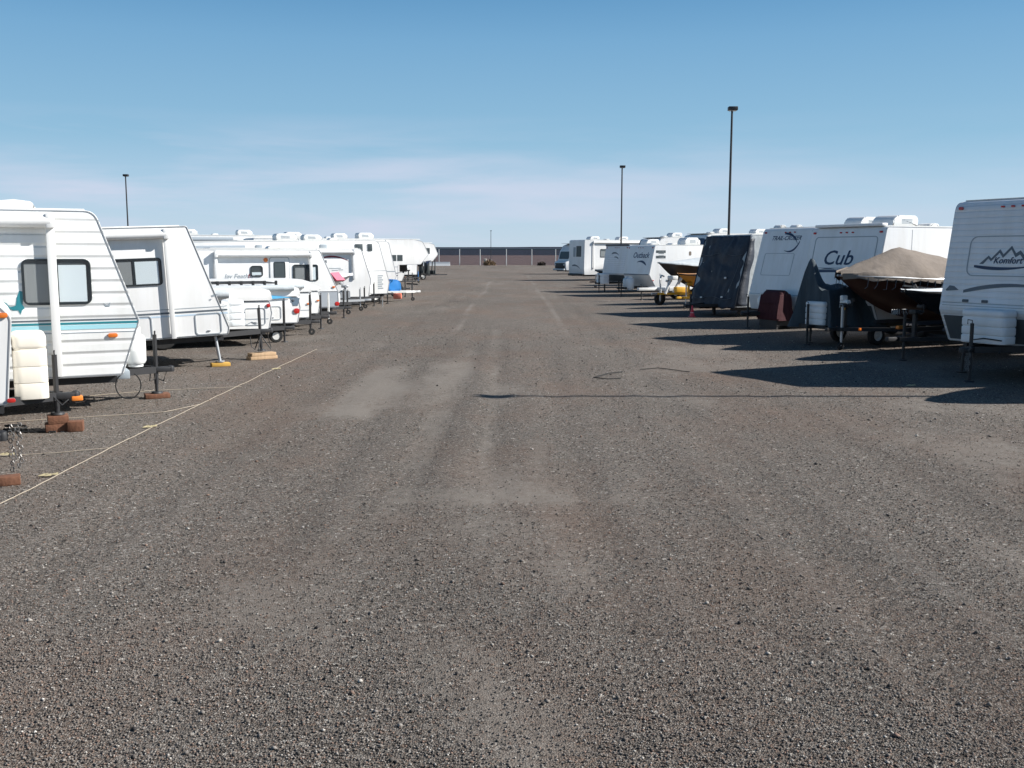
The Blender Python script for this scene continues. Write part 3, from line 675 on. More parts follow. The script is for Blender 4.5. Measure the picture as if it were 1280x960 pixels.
# --- blue covered load on a white trailer
c = at(47.4, 496)
e = empty('utility_trailer', (c.x, c.y, 0), HL); tag(e, 'white utility trailer with long tongue carrying the bright blue load', 'trailer')
b = B(); box(b, -2.6, .2, -.8, .8, .42, .5); fin('deck', b, WRIM, e); aframe(e, .95, .5, .0, .5, WRIM); jack(e, .8, 0, .8, 'wheel')
for sd in (-1, 1): wheel(e, -1.4, sd*.92, sd, .3, .18)
b = B(); prism(b, roundpoly([(-.5, .5), (.1, .5), (.08, .85), (-.05, 1.02), (-.4, 1.05), (-.5, .8)], [.05, .05, .1, .15, .1, .1]), -.4, .4, frame((c.x, c.y, 0), (math.cos(HL), math.sin(HL), 0), (0, 0, 1)), bev=.1)
tag(fin('covered_load', b, BLUEV), 'bright blue plastic wrapped load on the white utility trailer', 'covered load')
c = gp(497, 373.5); e = empty('gas_can', (c.x, c.y, 0)); tag(e, 'small salmon red fuel can on gravel below the blue load', 'fuel can')
b = B(); box(b, -.2, .2, -.12, .12, 0, .28, bev=.04); fin('can_body', b, mat('salmon_plastic', (.75, .22, .14), .5), e); b = B(); tube(b, [(-.1, 0, .27), (-.08, 0, .35), (.08, 0, .35), (.12, 0, .27)], .018); fin('handle', b, RUB, e)

# --- farther left trailers
t = TT('travel_trailer', 'white trailer with spare wheel on its nose beyond the bright blue load', 'travel trailer', GL, at(52.0, 507), HL, L=8, W=2.4, z0=.5, z1=2.85, st=.4, zn=1.1, tl=.9, body=W1)
wheel(t.root, .3, -.35, -1, .36, .24); t.win(2.2, 1.9, .9, .5); t.win(4.2, 1.9, .9, .5); door(t.S, t.A(3.2), .65, 2.4, .6, t.body); t.stripe(.1, 8, 1.35, 1.35, .04, GREYV); aircon(t.root, -4, 0, 2.87)
FWP = lambda L, z0, z1, zo=1.75, ov=1.9: [(-L, z0), (-ov, z0), (-ov+.03, zo-.15), (-.5, zo-.12), (0, zo+.45), (-.35, z1-.12), (-.9, z1), (-L+.06, z1)]
FR = [.03, .05, .08, .15, .12, .25, .3, .08]
def fifth(label, F, head, L=9.5, z1=3.15, body=W1, z0=.55, zo=1.75, group=GL, **k):
    t = TT('fifth_wheel_trailer', label, 'fifth wheel', group, None, head, F=F, L=L, W=2.45, z0=z0, z1=z1, st=.35, zn=zo+.45, sb=1.9, tl=-1.0, body=body, tongue=False,
           profile=FWP(L, z0, z1, zo), rads=FR, wx=-L*.64, **k)
    for sd in (-1, 1):
        b = B(); box(b, -1.95, -1.85, sd*.85-.04, sd*.85+.04, .03, z0+.2); box(b, -2.0, -1.8, sd*.85-.1, sd*.85+.1, 0, .03); fin('landing_leg', b, BLK, t.root)
    b = B(); box(b, -1.3, -.9, -.12, .12, zo-.55, zo-.1, bev=.02); cyl(b, (-1.1, 0, zo-.62), (-1.1, 0, zo-.5), .05); fin('king_pin', b, BLK, t.root)
    return t
d = fwd(HL)
t = fifth('fifth wheel trailer with black script above its wheels and two small square windows', at(58.5, 527), HL, 10, 3.05)
b = B(); box(b, t.A(2.0)-.3, t.A(2.0)+.02, 1.83, 2.17, 0, .008, t.S); box(b, t.A(2.0)+.08, t.A(2.0)+.4, 1.83, 2.17, 0, .008, t.S); fin('window', b, BACK, t.body, 0)
plate('swoosh', arc_strip((t.A(2.9), 1.15), (t.A(1.5), 1.22), -.05, .08, .02), t.S, NAVY, t.body); t.stripe(1.9, 9.5, 1.5, 1.5, .03, GREYV); t.stripe(1.9, 3.1, 1.02, 1.02, .05, NAVY)
aircon(t.root, -3.4, 0, 3.07, h=.34); aircon(t.root, -7.5, 0, 3.07, h=.34); t.win(4.2, 2.0, 1.1, .6); door(t.S, t.A(5.6), .7, 2.5, .65, t.body); awning(t.S, 2.6, 7.5, 3.0, t.body, zb=1.0, sgn=-1)
t = TT('travel_trailer', 'white trailer with grey roll along its roof edge far down the left row', 'travel trailer', GL, at(66, 516), HL, L=9, W=2.4, z0=.5, z1=3.15, st=.5, zn=1.1, tl=.9, body=W1)
b = B(); cyl(b, (t.A(2.5), 2.85, .16), (t.A(8), 2.85, .16), .16, seg=12, M=t.S); fin('awning_roll', b, GREYV, t.root); aircon(t.root, -4, 0, 3.17, h=.35); t.win(2, 2.0, .9, .5)
c = at(78, 529); p = Vector((c.x, c.y, 0))-d*1.0
boat('covered_boat', 'pale blue grey canvas covered boat with pointed bow far down the left row', (p.x, p.y), HL, 5.5, 2.3, .6, 1.05, .3, hull=W1, cover=LGREYC, ridge=.7)
boat_trailer('dark trailer with a bright blue jack under the far pale covered boat', (p.x-.3, p.y-.15), HL, 5, 2.0, .42, 1.2, BLK, 'wheel', jm=BLUEV)
t = fifth('last fifth wheel of the left row with slanted dark window in its raised nose', at(84, 541.5), HL, 10, 3.15)
plate('window', [(t.A(2.1), 2.72), (t.A(.75), 2.72), (t.A(.75), 2.25), (t.A(1.55), 2.25)], t.S, BACK, t.body, .002, .01); t.win(3.9, 2.1, .9, .5)
plate('decal', [(t.A(1.1), 1.66), (t.A(.6), 1.72), (t.A(.9), 1.5), (t.A(1.0), 1.36)], t.S, NAVY, t.body); aircon(t.root, -4.5, 0, 3.17); t.stripe(1.95, 9.8, 1.4, 1.4, .03, GREYV)
c = at(89, 543); e = empty('motorcycle_trailer', (c.x, c.y, 0), HL); tag(e, 'dark open trailer with stacked gear past the last fifth wheel on the left', 'trailer')
b = B(); box(b, -2.6, 0, -.7, .7, .4, .48); fin('deck', b, BLK, e); aframe(e, 1.0, .48, 0, .4)
for sd in (-1, 1): wheel(e, -1.4, sd*.85, sd, .3, .18)
b = B()
for k in range(5): box(b, -.3-k*.5, -.05-k*.5, -.5+.1*k, .4, .48, .8+.35*((k*2) % 3), bev=.05)
tube(b, [(-.1, -.5, .5), (-.1, -.5, 1.9), (-.6, -.5, 1.9), (-.9, -.5, .5)], .05); tube(b, [(-.1, .3, .5), (.0, .3, 1.6), (-.6, .3, 1.7)], .05); fin('gear', b, mat('dark_gear', (.05, .06, .06), .7), e)

# second row left (backs onto the first)
for (D, px, L, z1, lab) in ((64, 372, 9, 3.35, 'white fifth wheel roof seen beyond the low trailer with script lettering'), (78, 420, 9, 3.3, 'tall white fifth wheel whose roof shows left of the long white trailer'), (96, 455, 9, 3.5, 'farthest tall white fifth wheel in the row behind on the left')):
    t = fifth(lab, at(D, px), HL, L, z1, group='fifth wheels in the row behind on the left'); aircon(t.root, -3.2, 0, z1+.02, h=.34); aircon(t.root, -6.5, 0, z1+.02, h=.34); vent(t.root, -5, 0, z1+.02)
    t.win(2.6, z1-.75, .9, .45); t.stripe(2, L, z1-1.3, z1-1.3, .04, GREYV)
    b = B(); cyl(b, (t.A(4.2), z1-.28, .17), (t.A(8.4), z1-.28, .17), .15, seg=12, M=t.S); fin('awning_roll', b, GREYV, t.root)

# ================================================================== RIGHT ROW
GR = 'trailers parked along the right side'
d = fwd(HR)
def front_common(t, W=None, ml=RED, guard=True, zg=None):
    W = t.W; top = t.FL-.14
    for a in (-W/2+.14, W/2-.14): t.light(t.Fr, a, top, ml, .1, .055)
    for a in (-.2, 0, .2): t.light(t.Fr, a, top, ml, .07, .035)
    if guard:      # dark lower apron between the nose and the floor
        lo = frame((-t.sb, 0, t.z0), (0, 1, 0), (t.sb, 0, t.zn-t.z0)); h = math.hypot(t.sb, t.zn-t.z0)
        b = B(); prism(b, rrect(0, h*.45, t.W-.12, h*.74, .02), .001, .008, lo); fin('rock_guard', b, mat('dark_checker_plate', (.14, .16, .17), .45, .5, bump=.004, bscale=60), t.body, 0)

# R1 near right
J = Vector((7.95, 17.18, 0))
t = TT('travel_trailer', 'large fine ribbed trailer at the right edge with mountain logo on its shaded nose', 'travel trailer', GR, J, HR,
       L=7.4, W=2.4, z0=.60, z1=3.17, st=.30, zn=1.2, sb=.30, tl=.6, rt=.22, body=W3, jztop=1.02, trim=TRIM, zt=.62)
front_common(t)
outline('front_panel', 0, .98, 1.5, .72, .14, .018, t.Fr, GSEAM, t.body)
# logo: mountains in an ellipse
Ml = t.Fr @ Matrix.Translation((0, .90, 0))
plate('logo_base', arc_strip((-.60, -.10), (.60, -.08), -.05, .07, .02, 14), Ml, NAVY, t.body)
mt = [(-.5, -.06), (-.33, .09), (-.27, .04), (-.12, .2), (-.04, .11), (.10, .26), (.2, .13), (.28, .18), (.48, -.02), (.40, -.02), (.28, .11), (.2, .06), (.10, .2), (-.04, .05), (-.12, .14), (-.27, -.01), (-.33, .04), (-.42, -.06)]
plate('logo_mountains', mt, Ml, DGREY, t.body, .002, .006)
text('Komfort', .16, Ml @ Matrix.Translation((.06, -.0, 0)), NAVY, t.body, .25, c=.008)
plate('swoosh', arc_strip((-.74, .34), (1.1, .40), .10, .09, .02, 14), t.Fr, DGREY, t.body)
plate('decal', [(-1.12, .36), (-1.05, .44), (-.95, .43), (-.84, .36), (-1.1, .34)], t.Fr, DGREY, t.body)
for a in (-.66, -.26): plate('clip', rrect(a, .17, .12, .05, .01), t.Fr, SEAM, t.body, .0, .02)
for k in range(2): plate('seam', rrect(0, .08+k*.05, 2.3, .012, .004), t.Fr, GSEAM, t.body, .001, .004)
tankcover(t.root, .18, .66, .88, .40, .60, TANKB, 4)
b = B()
for sx, y in ((1.0, .05), (1.03, .0)):
    for k in range(12):
        c = Vector((.70+.012*math.sin(k*1.3), y+.015*math.cos(k*1.7), .60-.034*k))
        tube(b, [c+Vector((.016*math.cos(q)*(k % 2), .016*math.cos(q)*(1-k % 2), .022*math.sin(q))) for q in [i*math.pi/3 for i in range(6)]], .006, 4, True)
fin('safety_chain', b, CHAIN, t.root)
b = B(); tube(b, [(.40, .44, .74), (.42, .1, .76), (.48, -.08, .72), (.52, -.1, .6)], .012); tube(b, [(.34, .4, .6), (.39, .4, .52)], .014); fin('wiring', b, RUB, t.root)
door(t.S, t.A(4.0), .7, 2.6, .65, t.body); t.win(2.2, 2.0, 1.1, .6); aircon(t.root, -3.4, 0, 3.19); vent(t.root, -1.3, .2, 3.19, .5, .14)
awning(t.S, .8, 5.0, 3.1, t.body, zb=.7, sgn=1)
b = B()
for sd in (-1, 1): cyl(b, (-.5, sd*1.0, .6), (-.45, sd*1.0, .02), .03, seg=8); cyl(b, (-.45, sd*1.0, 0), (-.45, sd*1.0, .03), .1, seg=12)
fin('stabiliser', b, BLK, t.root)

# R0 boat just outside the frame, its shadow falls into view
p = at(14.75, 1396)
boat('covered_boat', 'grey canvas covered boat just outside the right edge, known by its pointed shadow', (p.x+.1, p.y+.05), HR, 5.2, 2.0, .6, 1.6, .28, hull=DHULL, cover=GREYC, ridge=.35)
boat_trailer('black trailer under the grey covered boat outside the right edge', (p.x+.5, p.y+.25), HR, 5, 1.9, .42, .7, BLK)

# R2 speedboat with white deck
Jb = at(20.7, 1122); p = Jb-d*.1
e, sec = boat('speedboat', 'dark hulled speedboat with pale blue white foredeck and white registration marks', (p.x+.05, p.y+.02), HR, 5.6, 2.0, .66, 1.22, .24, hull=DHULL, cover=None, deck=TANKB, ridge=.30, cat='boat')
text('ZT 1880', .17, frame((-1.05, 1.0, .93), (-1, .0, 0), (0, .12, 1)) @ Matrix.Rotation(R(-8), 4, 'Y'), WRIM, e, .1, c=.03)
text('ZT 1880', .17, frame((-1.05, -1.0, .93), (1, .0, 0), (0, -.12, 1)) @ Matrix.Rotation(R(8), 4, 'Y'), WRIM, e, .1, c=.03)
b = B(); prism(b, [(-2.6, 1.42), (-1.9, 1.42), (-2.3, 1.78), (-2.55, 1.8)], -.75, .75, frame((0, 0, 0), (1, 0, 0), (0, 0, 1)), bev=.03); fin('windscreen', b, BACK, e)
b = B(); cyl(b, (-.35, 0, 1.50), (-.28, 0, 1.58), .025, seg=8); fin('bow_eye', b, BLK, e)
boat_trailer('black trailer with thin upright jack under the dark hulled speedboat', (p.x+.5, p.y+.25), HR, 5.0, 1.9, .45, .75, BLK, 'pad', jm=BLK, ztop=1.0)

# R3 brown boat with tan cover
Jb = at(23.0, 1042); p = Jb-d*.1
e, sec = boat('covered_boat', 'brown hulled boat under a peaked tan canvas cover beside the ribbed trailer', (p.x, p.y), HR, 6.0, 2.35, .60, 1.58, .16, hull=BROWN, cover=TAN, ridge=.4, peak=(.70, .68), stripe=WRIM, hemdrop=.10, wr=.055, stripe_z=.75)
b = B()
for k in range(26):
    s = .1+.86*k/26; b_, g, kk, ch, cz = sec(s); x = -6+6*s
    for sd in (-1, 1): tube(b, [(x, sd*(b_+.05), g-.06), (x+.03, sd*(b_+.05), g-.2-.05*(k % 3)), (x+.06, sd*(b_*.93+.03), g-.3)], .009, 4)
fin('cover_straps', b, SEAM, e)
b = B()
for sd in (-1, 1):
    q = []
    for i in range(31):
        s = .02+.95*i/30; b_, g, kk, ch, cz = sec(s); mm_ = b_*.4+ch*.6; f2 = .62; zz = g+(((g+cz)/2)-g)*f2; yy = b_+(mm_-b_)*f2
        q.append((b.verts.new((-6+6*s, sd*(b_+.012), g-.02)), b.verts.new((-6+6*s, sd*(yy+.008), zz))))
    for i in range(30): b.faces.new((q[i][0], q[i+1][0], q[i+1][1], q[i][1]))
fin('dark_gunwale_band', b, DHULL, e)
b = B(); box(b, -2.3, -2.1, 1.17, 1.22, 1.28, 1.36, bev=.01); box(b, -1.95, -1.9, 1.17, 1.22, 1.25, 1.4); fin('cleat', b, WRIM, e)
p2 = p+d*.0
e = boat_trailer('black trailer with chrome yellow winch under the brown boat', (p.x+.35, p.y+.17), HR, 5.6, 2.0, .48, .52, BLK, 'wheel', winchm=BLK, jm=GALV, ztop=1.0)
b = B(); cyl(b, (.14, -.13, 1.10), (.14, .1, 1.10), .06, seg=10); box(b, .05, .22, -.12, -.02, 1.12, 1.26, bev=.03); fin('winch_drum', b, WRIM, e)
b = B(); box(b, .18, .24, -.05, .05, .92, 1.06, bev=.02); fin('winch_strap', b, YELP, e)
b = B(); box(b, -.62, -.44, .96, 1.06, .52, .6, bev=.02); fin('side_marker', b, ORNG, e)

# grey draped item between Cub tongue and boat: built as a sheet hung over a peak
def draped(name, label, cat, c, head, prof, Lx, Wy, m, zb=.1, seed=1, group=None):
    e_ = None; b = B(); NX, NY = 26, 22; rows = []
    for i in range(NX+1):
        u = -1+2*i/NX; row = []
        for j in range(NY+1):
            v = -1+2*j/NY
            k = max(abs(u)*(.60 if u > 0 else 1), abs(v)); top = prof(u, v)
            f = max(0, (k-.62)/.38); zz = top*(1-f**1.6)+zb*f**1.6
            pl = 1+.07*math.sin(9*math.atan2(v, u)+seed)*f
            row.append(b.verts.new((u*Lx/2*(.84+.16*f)*pl, v*Wy/2*(.82+.18*f)*pl, zz+.02*mnoise.noise(Vector((u*3, v*3, seed))))))
        rows.append(row)
    for k in (1, 2, 3):
        f = k/3; rows.append([b.verts.new((v_.co.x+.06*f+.04*math.sin(j*1.3)*f, v_.co.y*(1+.08*f), v_.co.z*(1-f)+zb*f)) for j, v_ in enumerate(rows[NX])])
    for i in range(NX+3):
        for j in range(NY): b.faces.new((rows[i][j], rows[i+1][j], rows[i+1][j+1], rows[i][j+1]))
    o = fin(name, b, m, None, 60); o.location = (c[0], c[1], 0); o.rotation_euler = (0, 0, head); tag(o, label, cat, group); return o
Jd = Vector((7.30, 24.2, 0)); c = Jd-d*.98
def pf(u, v):
    pk = .80*math.exp(-((u-.90)/.30)**2-((v+.62)/.42)**2)+.12*math.exp(-((u-.3)/.3)**2)
    return 1.34+pk+.14*math.exp(-((u+.75)/.35)**2)+.03*math.sin(v*7+u*3)
o = draped('draped_cover', 'charcoal canvas draped over a pointed load beside the brown boat', 'cover', c, HR, pf, 1.95, 1.35, mat('charcoal_canvas', (.05, .07, .085), .9, vary=.3, vscale=4, bump=.02, bscale=6), .42, 2)
e = empty('watercraft_trailer', (Jd.x, Jd.y, 0), HR); tag(e, 'low dark trailer with white ribbed tank cover under the charcoal canvas', 'trailer')
b = B(); box(b, -2.1, .0, -.45, -.38, .42, .50); box(b, -2.1, .0, .38, .45, .42, .50); box(b, -1.6, -1.5, -.6, .6, .42, .48); box(b, -.1, .0, -.45, .45, .42, .5); box(b, -.4, .2, -.05, .05, .42, .5); fin('frame', b, BLK, e)
for sd in (-1, 1): wheel(e, -1.5, sd*.62, sd, .24, .14)
tankcover(e, -.22, .50, .66, .38, .58, TANKB, 4); jack(e, .05, -.1, 1.0)
# R4 Cub
t = TT('travel_trailer', 'trailer reading Cub in dark letters on its shaded nose above the tan boat cover', 'travel trailer', GR, None, HR, F=Vector((8.15, 25.25, 0)),
       L=6.4, W=2.5, z0=.55, z1=2.88, st=.38, zn=1.05, sb=.22, tl=.75, rt=.12, body=W1, jztop=1.0)
front_common(t)
outline('front_panel', 0, 1.2, 2.1, .86, .1, .02, t.Fr, GSEAM, t.body); outline('front_hatch', -.3, .58, 1.5, .5, .1, .018, t.Fr, GSEAM, t.body)
text('Cub', .52, t.Fr @ Matrix.Translation((-.16, 1.07, 0)), NAVY, t.body, .25, sx=1.15)
plate('swoosh', arc_strip((-.72, .74), (.15, .70), .04, .13, .05, 12), t.Fr, NAVY, t.body)
t.win(2.6, 1.65, .9, .4, split=False, blinds=()); plate('seam', rrect(t.A(1.25), 1.7, .012, 2.2, .004), t.S, GSEAM, t.body, .001, .004); aircon(t.root, -2.1, -.1, 2.9, .95, .7, .3); door(t.S, t.A(4.2), .65, 2.4, .62, t.body)
b = B(); box(b, -.42-.1, -.42+.1, -1.1, 1.15, 2.885, 2.96, bev=.02); fin('front_cap', b, W1, t.root); vent(t.root, -3, .2, 2.9)

# R6 Trail-Cruiser
t = TT('travel_trailer', 'trailer with crescent logo between the navy wrapped trailer and the one reading Cub', 'travel trailer', GR, None, HR, F=Vector((8.02, 30.4, 0)),
       L=8.2, W=2.45, z0=.5, z1=3.0, st=.55, zn=.95, sb=.1, tl=1.05, rt=.15, body=W1, jztop=.95)
front_common(t, guard=False)
text('TRAIL-CRUISER', .19, t.Fr @ Matrix.Translation((-.12, 1.80, 0)), NAVY, t.body, .35, sx=1.0)
plate('crescent', arc_strip((-.22, 1.95), (.42, 1.62), .10, .10, .02, 10), t.Fr, NAVY, t.body)
plate('crescent', arc_strip((.50, 1.70), (-.10, 1.42), .16, .06, .05, 10), t.Fr, NAVY, t.body)
outline('front_hatch', -.25, .98, 1.3, .7, .06, .012, t.Fr, GSEAM, t.body); plate('stripe', rrect(0, .04, 2.4, .03, .005), t.Fr, TRIM, t.body, .002, .01)
cm_ = at(29.75, 969)
b = B(); prism(b, roundpoly([(-.30, .26), (.30, .26), (.29, .75), (.18, 1.14), (-.12, 1.16), (-.27, .85)], [.05, .05, .2, .2, .2, .2]), -.43, .43, frame((0, 0, 0), (1, 0, 0), (0, 0, 1)), bev=.13, seg=4)
bmesh.ops.subdivide_edges(b, edges=list(b.edges), cuts=2)
for v in b.verts: v.co += Vector((mnoise.noise(v.co*3)*.05, mnoise.noise(v.co*3+Vector((5, 0, 0)))*.05, 0)); v.co.x *= 1.12-.22*v.co.z; v.co.y *= 1.16-.26*v.co.z
o = fin('draped_cover', b, MAR, None); o.location = cm_; o.rotation_euler = (0, 0, HR); tag(o, 'maroon canvas cover over a squat load before the nose with the crescent logo', 'cover'); b = B(); box(b, -.28, .28, -.38, .38, .1, .28); box(b, -.26, -.2, -.36, .36, 0, .1); box(b, .2, .26, -.36, .36, 0, .1); fin('base', b, BLK, o); tanks(t.root, .35, .5)  # black base box is added where only shadow lies under the cover
aircon(t.root, -3.3, .2, 3.02, 1.0, .7, .34); vent(t.root, -.9, -.9, 3.02, .3, .1); vent(t.root, -1.2, -.5, 3.02, .3, .1); t.win(2, 2, 1, .5)

# R7 tarp covered trailer
t = TT('covered_trailer', 'trailer wrapped in navy tarpaulin with sunlit sides coloured light grey', 'covered trailer', GR, None, HR, F=Vector((7.25, 36.0, 0)),
       L=7.2, W=2.5, z0=.35, z1=2.88, st=.62, zn=.62, sb=.04, tl=1.0, rt=.25, body=TARPS, jztop=.8, zt=.45, rads=[.05, .05, .05, .25, .2])
b = B(); NX, NY = 34, 40; rows = []
for j in range(NY+1):
    row = []
    for i in range(NX+1):
        u = i/NX; v = j/NY; a = (-1.275+2.55*u); bb = (-.30+.12*mnoise.noise(Vector((a*2.2, 7, 1))))*(1-v)+(t.FL-.04)*v
        n = .11*abs(mnoise.noise(Vector((a*1.1+bb*.5, bb*.9-a*.3, 1))))+.07*abs(mnoise.noise(Vector((a*2.6-bb*1.2, bb*1.4, 5))))+.03*mnoise.noise(Vector((a*6, bb*3, 9)))-.02
        row.append(b.verts.new(t.Fr @ Vector((a, bb, .03+n-.06*(abs(u-.5)*2)**8))))
    rows.append(row)
for j in range(NY):
    for i in range(NX): b.faces.new((rows[j][i], rows[j][i+1], rows[j+1][i+1], rows[j+1][i]))
sb_ = B()
for bb0, a0, a1 in ((1.62, -1.15, 1.15), (.02, -1.1, 1.1)): tube(sb_, [t.Fr @ Vector((a0+(a1-a0)*k/12, bb0-.05*math.sin(k*.8), .085+.02*math.sin(k*1.7))) for k in range(13)], .01, 4)
tube(sb_, [t.Fr @ Vector((.75+.3*math.sin(k*.25), .1+.2*k, .09)) for k in range(9)], .008, 4)
fin('tarp_cord', sb_, mat('tarp_cord', (.10, .11, .12), .8), t.root)
o = fin('tarp_front', b, TARPB, t.root, 60); so = o.modifiers.new('thick', 'SOLIDIFY'); so.thickness = .015
for sd in (-1, 1):
    b = B(); NV = 24; L_ = []; R_ = []
    for j in range(NV+1):
        v = j/NV; z = .4+2.35*v; xf = -t.st*max(0, (z-t.zn)/(t.z1-t.zn))
        w = .30+.16*mnoise.noise(Vector((z*1.3, sd, 2)))+.25*(1-v)**3
        L_.append(b.verts.new((xf+.03, sd*(t.W/2+.02), z))); R_.append(b.verts.new((xf-w, sd*(t.W/2+.02+.02*mnoise.noise(Vector((z*2, 3, 3)))), z)))
    for j in range(NV): b.faces.new((L_[j], R_[j], R_[j+1], L_[j+1]))
    o = fin('tarp_side', b, TARPB, t.root, 60); so = o.modifiers.new('thick', 'SOLIDIFY'); so.thickness = .012
b = B(); cyl(b, (-.6, -.7, .36), (-.62, -.7, 0), .07, seg=8); cyl(b, (-.6, .9, .36), (-.4, .8, 0), .05, seg=8); fin('stabiliser', b, BLK, t.root)
b = B()
for a, bb in ((-.55, .0), (.6, .05), (.55, .75)): box(b, a-.05, a+.05, bb-.03, bb+.03, .1, .13, t.Fr, bev=.01)
fin('grommet_tag', b, WRIM, t.root); aircon(t.root, -3.2, 0, 2.9, h=.2, m=TARPS)

# R8 yellow boat + trailer, R9 grey boat + trailer
Jb = at(40.8, 856); p = Jb+d*.25
boat('covered_boat', 'small orange yellow hulled boat beside the navy tarp wrapped trailer', (p.x-.1, p.y), HR, 4.2, 1.6, .62, 1.22, .2, hull=YEL, cover=None, deck=YEL, ridge=.2)
boat_trailer('yellow painted trailer with chrome jack under the small yellow boat', (p.x+.5, p.y+.25), HR, 4, 1.6, .45, .55, YELP, 'wheel', winchm=YELP, jm=GALV, ztop=.98)
Jb = at(43.6, 826); p = Jb+d*.15
boat('covered_boat', 'charcoal hulled boat with pale grey raised cover in front of the white Outback side', (p.x, p.y), HR, 5.6, 2.1, .6, 1.55, .3, hull=CHULL, cover=LGREYC, ridge=.6, hemdrop=.03)
e = boat_trailer('yellow and galvanised trailer under the charcoal hulled boat', (p.x+.6, p.y+.3), HR, 5, 1.9, .5, .85, YELP, 'wheel', winchm=GALV, jm=GALV, ztop=1.3)
wheel(e, .35, -.35, -1, .27, .16, BLK)
b = B(); cyl(b, (.1, .3, .55), (-.35, .3, 1.25), .07, seg=8); cyl(b, (.5, .25, .5), (.2, .25, 1.15), .06, seg=8); box(b, .0, .3, .1, .5, 1.1, 1.28, bev=.04); tube(b, [(.7, .2, .55), (.75, .2, 1.1), (.6, .1, 1.3), (.4, 0, 1.25)], .035); fin('guide_posts', b, WRIM, e)
b = B(); box(b, -.5, .1, .28, .52, .55, .8, bev=.04); fin('tool_box', b, YELP, e)
# white low trailer
c = at(48.5, 806); e = empty('utility_trailer', (c.x+.6, c.y+.3, 0), HR); tag(e, 'low white flat trailer between the charcoal boat and the trailer reading Outback', 'trailer')
b = B(); box(b, -3, 0, -.7, .7, .44, .62, bev=.02); fin('deck', b, WRIM, e)
b = B(); box(b, -.1, 1.1, -.09, .09, .46, .6, bev=.02); fin('tongue', b, WRIM, e); jack(e, .9, 0, .7)
for sd in (-1, 1): wheel(e, -1.7, sd*.85, sd, .3, .18)

# R11 Outback
t = TT('travel_trailer', 'trailer reading Outback on its shaded nose with sunlit white side', 'travel trailer', GR, None, HR, F=Vector((6.55, 53.0, 0)),
       L=7.5, W=2.45, z0=.5, z1=2.68, st=.34, zn=1.15, sb=.42, tl=.9, rt=.12, body=W1, jztop=.9)
front_common(t, guard=False)
text('Outback', .42, t.Fr @ Matrix.Translation((.15, 1.02, 0)), NAVY, t.body, .2); plate('swoosh', arc_strip((-.1, .66), (.8, .48), .12, .05, .16, 10), t.Fr, NAVY, t.body)
plate('stripe', rrect(0, -.0, 2.3, .05, .01), t.Fr, DGREY, t.body); t.vents(.75, 2.1, 2); plate('decal', rrect(t.A(2.6), 2.25, .16, .22, .05), t.S, TAN, t.body); t.light(t.S, t.A(.25), .85, RED)
b = B()
for k in range(2): box(b, t.A(.72)-.3, t.A(.72)+.3, 2.0+k*.28, 2.13+k*.28, 0, .01, t.S)
fin('window', b, BACK, t.body, 0); tanks(t.root, .45, .35, TANKB, .2, .62); aircon(t.root, -3.2, .2, 2.7, h=.4); vent(t.root, -1.2, -.3, 2.7); vent(t.root, -2.1, .3, 2.7)
t.win(4.6, 1.9, 1, .5)
# R12
t = TT('travel_trailer', 'trailer with dark roof edge and pale boxy tank cover just beyond the Outback one', 'travel trailer', GR, None, HR, F=Vector((5.95, 58.6, 0)),
       L=8, W=2.45, z0=.6, z1=2.72, st=.25, zn=1.1, sb=.3, tl=1.0, rt=.06, body=W3, jztop=1.0)
front_common(t); b = B(); box(b, -.32, -.2, -1.24, 1.24, 2.68, 2.80, bev=.02); fin('roof_edge', b, SEAM, t.root)
plate('decal', arc_strip((-.5, 1.15), (.3, 1.05), .1, .12, .04), t.Fr, DGREY, t.body); plate('decal', arc_strip((-.2, .95), (.3, .85), .05, .04, .1), t.Fr, DGREY, t.body); tankcover(t.root, .75, .5, .8, .45, .62, TANKB, 3)
aircon(t.root, -2.5, 0, 2.74, h=.35); aircon(t.root, -5.5, 0, 2.74, h=.35); vent(t.root, -4, 0, 2.74)
b = B(); box(b, .1, .16, -.8, -.74, 0, .7); box(b, .1, .16, .74, .8, 0, .7); fin('stabiliser', b, BLK, t.root)
# small covered boat before it
p = at(66, 744)
boat('covered_boat', 'small dark boat under slate canvas between two tall white trailers far right', (p.x, p.y), HR, 4.5, 1.9, .5, 1.0, .2, hull=DHULL, cover=GREYC, ridge=.6)
boat_trailer('dark trailer under the small slate covered boat far right', (p.x+.4, p.y+.2), HR, 4, 1.7, .4, .7, BLK)
# set back tall fifth wheels, front shade put into the dark cap colour
for (D, px, z1, L, lab) in ((71, 806, 3.38, 9, 'set back fifth wheel showing a shaded front coloured dark left of the taller one'), (66, 862, 3.55, 9, 'set back fifth wheel with shaded sloped cap coloured dark and white roof units')):
    t = fifth(lab, at(D, px), HR, L, z1, group='fifth wheels set back on the right'); aircon(t.root, -2.4, 0, z1+.02, h=.34); aircon(t.root, -5.5, 0, z1+.02, h=.34); vent(t.root, -1.3, .3, z1+.02)
    b = B(); prism(b, rrect(0, .62, 2.3, .9, .2), .001, .02, t.Fr); fin('shaded_dark_cap', b, NAVY, t.body)
